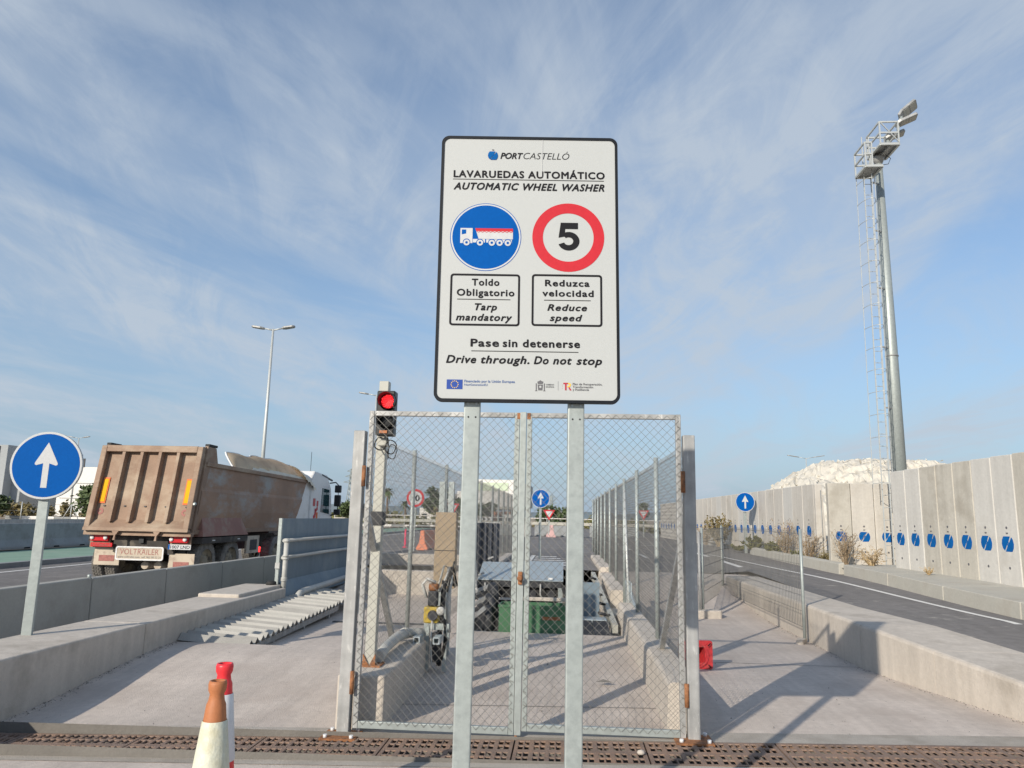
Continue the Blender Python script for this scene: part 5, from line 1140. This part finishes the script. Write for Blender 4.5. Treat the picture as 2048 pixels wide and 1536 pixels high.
def shrub(name, label, x, y, z0, h, w_, m, n, dens=0, ls=.03, lm=None, group='dry shrubs along the logo wall', droop=0.):
    root = thing(name, (x, y, z0), label, 'shrub', group); mb = MB(); lf = MB()
    for i in range(n):
        a = random.uniform(0, 6.28); r0 = random.uniform(0, .10)*w_; e = random.uniform(.35, 1.0)
        p = Vector((x+r0*math.cos(a), y+r0*math.sin(a), z0)); L_ = h*random.uniform(.55, 1.05); d = Vector((math.cos(a)*w_/h*.5*(1.1-e*.6), math.sin(a)*w_/h*.5*(1.1-e*.6), 1)).normalized(); pts = [p]
        for k in range(4): d = (d+Vector((random.gauss(0,.16), random.gauss(0,.16), random.gauss(0,.10)-droop*k*.22))).normalized(); pts.append(pts[-1]+d*L_/4)
        mb.tube(pts, .0055, 3, .002, cap=False)
        for k in range(2, 5):
            for _ in range(3):
                q = pts[k-1].lerp(pts[k], random.random()); dd = (d+Vector((random.gauss(0,.6), random.gauss(0,.6), random.gauss(0,.4)))).normalized(); e_ = q+dd*h*random.uniform(.08, .22); mb.tube([q, e_], .003, 3, .0015, cap=False)
                for _ in range(dens):
                    t = random.random(); c = q.lerp(e_, t); leaves(lf, c, .012, .012, .012, 1, ls)
    mb.build('twigs', m, root, fix=False)
    if dens: lf.build('leaves', lm or m, root, fix=False)
sh = [('bare branching shrub before the dark gap at the wall corner', 6.18, 17.35, .63, .78, .62, mTwig, 34, 2, .018, mTwig, 0), ('tangled drooping dry bush below the lamp tower ladder', 6.42, 16.5, .66, .48, .62, mStraw, 40, 1, .02, mTwig, .7),
 ('tuft of straw weeds on the wall footing at right', 6.55, 14.3, .66, .16, .25, mStraw, 22, 0, .02, None, .3),
 ('brown leafy dry shrub left of the wall arrow sign', 5.62, 28.2, .62, 1.15, .9, mStraw, 46, 4, .05, mScrub, 0), ('low green yellow shrub at the foot of the wall arrow sign', 5.95, 24.2, .60, .52, .62, mLeafY, 26, 7, .055, mLeafY, 0),
 ('flat green shrub spreading left of the wall arrow sign', 5.75, 25.5, .60, .26, .9, mLeafY, 18, 6, .05, mLeafY, .3), ('olive bush right of the wall arrow sign', 6.02, 22.4, .60, .46, .8, mLeafY, 30, 5, .045, mLeafY, .1),
 ('tall bare pinkish shrub in the middle of the long logo wall', 6.08, 21.4, .60, 1.0, .75, mTwig, 44, 2, .02, mTwig, 0), ('thin dry shrub close to the end of the long logo wall', 6.15, 19.7, .60, .75, .6, mTwig, 34, 2, .02, mTwig, 0),
 ('rusty brown weeds in the gap between kerb blocks', 6.22, 18.6, .55, .36, .5, mScrub, 40, 3, .025, mScrub, .2), ('low weeds beside the thin dry shrub', 6.05, 20.4, .58, .28, .5, mLeafY, 24, 4, .03, mLeafY, .2), ('pale see through shrub leftmost along the long logo wall', 5.58, 30.5, .6, .9, .8, mTwig, 36, 2, .025, mStraw, 0)]
for lb, x, y, z0, h, w_, m, n, dn, ls, lm, dr in sh: shrub('dry_shrub', lb, x, y, z0+.08, h, w_, m, n, dn, ls, lm, droop=dr)
# background trees
palm('palm tree left of the speed limit sign', -28.6, 120, 0, 5.2, 2.0); palm('short palm tree just left of the speed limit sign', -25.6, 120, 0, 3.2, 1.6)
tree('broad_tree', 'dark tree right of the speed limit sign', 'tree', -20.5, 118, 0, 6.0, 5.5, mLeafD, 2200, .28, .25)
tree('broad_tree', 'thin tree behind the cabinet posts', 'tree', -16.2, 118, 0, 4.2, 4.2, mLeafD, 1400, .25, .25)
tree('round_tree', 'round leafy tree above the yield sign behind the right fence', 'tree', 9.5, 92, .2, 3.7, 2.1, mLeafD, 1500, .14, .35)
tree('broad_tree', 'dark green tree under the white building platform', 'tree', -11.5, 104, 0, 4.0, 6.5, mLeafD, 2400, .25, .1, 12)
tree('broad_tree', 'dark tree behind the distant blue arrow sign', 'tree', -2.6, 110, 0, 3.8, 4.5, mLeafD, 1600, .25, .1)
tree('broad_tree', 'dark tree left of the right sign post far away', 'tree', .6, 115, 0, 3.3, 4.5, mLeafG, 1500, .25, .1)
tree('broad_tree', 'dense green tree behind the left arrow sign post', 'tree', -42.5, 66, 0, 4.2, 5.5, mLeafG, 3000, .22, .15, 14)
tree('broad_tree', 'green tree poking up at the left picture edge', 'tree', -62, 78, 0, 3.2, 3.6, mLeafD, 1500, .22, .2)
tree('round_tree', 'small round tree above the road right of the truck mirror', 'tree', -24.0, 84, 0, 2.9, 3.0, mLeafG, 1500, .2, .15)
def hedge(label, x0_, x1_, y, h, m, n, s):
    root = thing('hedge', ((x0_+x1_)/2, y, 0), label, 'hedge', 'far scrub hedges'); mb = MB()
    for i in range(int((x1_-x0_)/1.2)): x = x0_+1.2*i+random.uniform(-.3, .3); hh = h*random.uniform(.6, 1.1); leaves(mb, (x, y+random.uniform(-1,1), hh*.45), 1.0, .9, hh*.55, n, s)
    mb.build('foliage', m, root, fix=False)
hedge('brown green scrub hedge beyond the left field fence', -66, -34, 83, 2.3, mScrub, 150, .26)
hedge('olive scrub hedge behind the speed limit sign', -34, -12, 98, 2.4, mLeafY, 130, .26)
hedge('brown scrub hedge far behind the yield sign', -4, 8, 95, 1.5, mScrub, 130, .22)
hedge('olive scrub hedge seen through the right fence', 3, 16, 88, 1.9, mLeafY, 150, .22)
# left field fence
ff = thing('field_fence', (-46, 70, 0), 'pale post and wire fence across the left field', 'fence')
for i in range(14):
    x = -62+2.6*i; MB().tube([(x, 72, 0), (x, 72, 2.0)], .05, 6).build('post', mPole, ff)
    if i % 4 == 1: MB().tube([(x, 72, 1.9), (x-1.0, 72, .05)], .04, 6).build('brace', mPole, ff); MB().tube([(x, 72, 1.9), (x+1.0, 72, .05)], .04, 6).build('brace', mPole, ff)
for z in (.4, 1.1, 1.8): MB().tube([(-62, 72, z), (-28, 72, z)], .012, 4).build('line_wire', mWire, ff)

# ================================================================== FAR BUILDINGS
def building(label, cat, boxes, wins=(), name='building', group=None):
    b0 = boxes[0]; root = thing(name, ((b0[0]+b0[1])/2, b0[2], 0), label, cat, group)
    for i, (x0_, x1_, y0_, y1_, z0_, z1_, m) in enumerate(boxes): MB().box(x0_, x1_, y0_, y1_, z0_, z1_).build('wall', m, root)
    for (x0_, x1_, y_, z0_, z1_, m, nm) in wins: MB().box(x0_, x1_, y_-.12, y_-.01, z0_, z1_).build(nm, m, root)
building('grey industrial plant block at the left picture edge', 'building', [(-130,-94.2,120,140,0,11.7,mBldG), (-94.19,-92.6,122,138,0,9.2,mBldG), (-110,-93.4,118.5,119.95,0,2.6,mBldW)],
         [(-95.9,-95.55,120,1,11.5,mDark,'drain_pipe'), (-97.5,-96.6,120,7.8,9.0,mCream,'wall_lamp'), (-93.5,-92.7,122,5.2,5.5,mDark,'ledge'), (-109,-106,118.5,.6,1.9,mGlass,'window'), (-104,-101,118.5,.6,1.9,mGlass,'window')])
building('plain white warehouse between arrow sign and tipper', 'building', [(-84.5,-58,120,150,0,8.2,mBldW)], [(-80.6,-80.2,120,8.2,9.6,mDark,'roof_vent'), (-84,-78,120,5.5,5.55,mBldG,'seam'), (-84,-60,120,3.0,3.06,mBldG,'seam'), (-76,-72,120,.2,4,mBldG,'door')])
building('white warehouse with pale green sign beyond the washer', 'building', [(-16.2,-7.2,122,140,3.2,7.5,mBldW), (-17.8,-16.21,124,140,3.2,5.6,mBldW), (-20.8,-18.4,123,135,3.2,5.2,mBldW), (-22,-6.8,121,142,2.75,3.15,mKerb), (-7.18,-5.9,123,139,3.2,7.0,mBldG), (-20,-19.5,125,126,0,2.74,mNJ), (-9,-8.5,125,126,0,2.74,mNJ)],
         [(-15.5,-9.2,122,5.7,7.0,mSignG,'sign_panel'), (-15.2,-13.2,122,3.3,4.0,mBldW,'annexe'), (-18.3,-16.3,123.9,3.2,4.2,mBldG,'recess')])
building('small orange rendered house below the white warehouse', 'house', [(-12.0,-7.8,108,113,0,2.3,mBldR), (-8.4,-7.2,104,104.6,.2,1.9,mBldW)], [(-11.2,-10.4,108,.8,1.7,mGlass,'window'), (-9.6,-8.8,108,.8,1.7,mGlass,'window'), (-8.1,-7.5,104,.9,1.5,mGlass,'window')], 'house')
building('low white house behind the distant yield sign', 'house', [(1-2.3,3,125,130,0,2.6,mBldW)], [(-.8,0,125,1,1.9,mGlass,'window'), (1.2,2,125,1,1.9,mGlass,'window')], 'house')
building('tiny white house left of the speed limit sign post', 'house', [(-23.6,-21.4,122,126,0,2.7,mBldW)], [(-23,-22.4,122,1,1.8,mGlass,'window')], 'house')
building('long low white wall house right of the speed limit sign', 'house', [(-18.6,-14.2,126,130,0,2.9,mBldW)], [(-17.8,-17.0,126,1,2,mGlass,'window'), (-16,-15.2,126,1,2,mGlass,'window')], 'house')
# pylons
def pylon(label, x, y, h, wd):
    root = thing('pylon', (x, y, 0), label, 'pylon', 'power pylons'); mb = MB(); r = .16; nseg = 9
    def wz(z): return wd*(1-.86*(z/h)**.7)/2
    zs = [h*i/nseg for i in range(nseg+1)]
    for sx in (-1, 1):
        for sy in (-1, 1): mb.tube([(x+sx*wz(z), y+sy*wz(z), z) for z in zs], r, 4)
    for a, b in zip(zs, zs[1:]):
        for sy in (-1, 1): mb.tube([(x-wz(a), y+sy*wz(a), a), (x+wz(b), y+sy*wz(b), b)], r*.6, 3); mb.tube([(x+wz(a), y+sy*wz(a), a), (x-wz(b), y+sy*wz(b), b)], r*.6, 3)
    mb.build('lattice', mGalv, root, fix=False); ar = MB()
    for z, L_ in ((h*.72, wd*.75), (h*.84, wd*.6), (h*.95, wd*.45)):
        for s in (-1, 1): ar.tube([(x, y, z+.9), (x+s*L_, y, z)], r*.7, 4); ar.tube([(x, y, z-.4), (x+s*L_, y, z)], r*.7, 4)
    ar.build('cross_arms', mGalv, root, fix=False)
pylon('faint lattice pylon just left of the gate post', -84, 300, 23, 5); pylon('second faint lattice pylon right of the truck cab', -89.5, 310, 20, 4.5); pylon('distant lattice pylon above the white warehouse', -35.5, 320, 17, 4); pylon('distant lattice pylon behind the washer right of centre', -5.8, 330, 11, 3.2); pylon('thin far pylon beside the truck mirror', -96, 380, 18, 4)
pw = thing('power_lines', (-86, 305, 15), 'thin power lines strung between the distant pylons', 'power line')
for z, dx in ((16.4, 3.4), (19.2, 2.8), (21.8, 2.2)):
    MB().tube([(-84+dx-51*t, 300+24*t, z-5.5*t-6*t*(1-t)) if False else (-84+dx+46*t, 300+20*t, z-(z-13.5)*t-4*t*(1-t)) for t in [i/14 for i in range(15)]], .05, 3).build('wire', mGrey, pw)
# litter and pebbles on the yard floor
st = MB()
for k in range(420):
    x = random.uniform(-4.6, 3.8); y = random.choice([random.uniform(4.2, 5.4), random.uniform(6.1, 9.2), random.uniform(6.1, 9.2)]); r = random.uniform(.002, .008)*(1 if random.random() < .95 else 2.0)
    P = [Vector((random.gauss(0,1), random.gauss(0,1), random.gauss(0,.6))).normalized()*r for _ in range(4)]; st.add([p+Vector((x, y, floor_z(x, y)+r*.4)) for p in P], [(0,1,2),(0,2,3),(0,3,1),(1,3,2)])
for k in range(900):
    side = random.random(); y = random.uniform(6.2, 9.2 if side < .5 else 15.5); off = abs(random.gauss(0, .05)); x = (-4.74+off) if side < .5 else (3.37+.41*max(0, (9.1-y)/2.35)-off); r = random.uniform(.003, .010)
    P = [Vector((random.gauss(0,1), random.gauss(0,1), random.gauss(0,.6))).normalized()*r for _ in range(4)]; st.add([p+Vector((x, y, floor_z(x, y)+r*.4)) for p in P], [(0,1,2),(0,2,3),(0,3,1),(1,3,2)])
tag(st.build('yard_grit', mPitC, fix=False), 'scattered grit and pebbles on the yard floor', 'grit', kind='stuff')
lp = thing('pebble', (.9, 5.8, 0), 'pale pebble lying on the drain grate by the right sign post', 'pebble')
MB().lathe([(.001,0),(.022,.004),(.030,.016),(.022,.030),(.001,.036)], (.56, 5.74, z6(.56)+.006), (0,.1,1), 9, close=False).build('stone', mWallC, lp)
lf_ = thing('dry_leaf', (.2, 8.0, 0), 'dark curled leaf on the lane floor inside the gate', 'leaf')
MB().add([(.32,7.82,.008),(.40,7.86,.03),(.50,7.81,.012),(.41,7.79,.016)], [(0,1,2,3)]).build('leaf_blade', mPitC, lf_, fix=False)
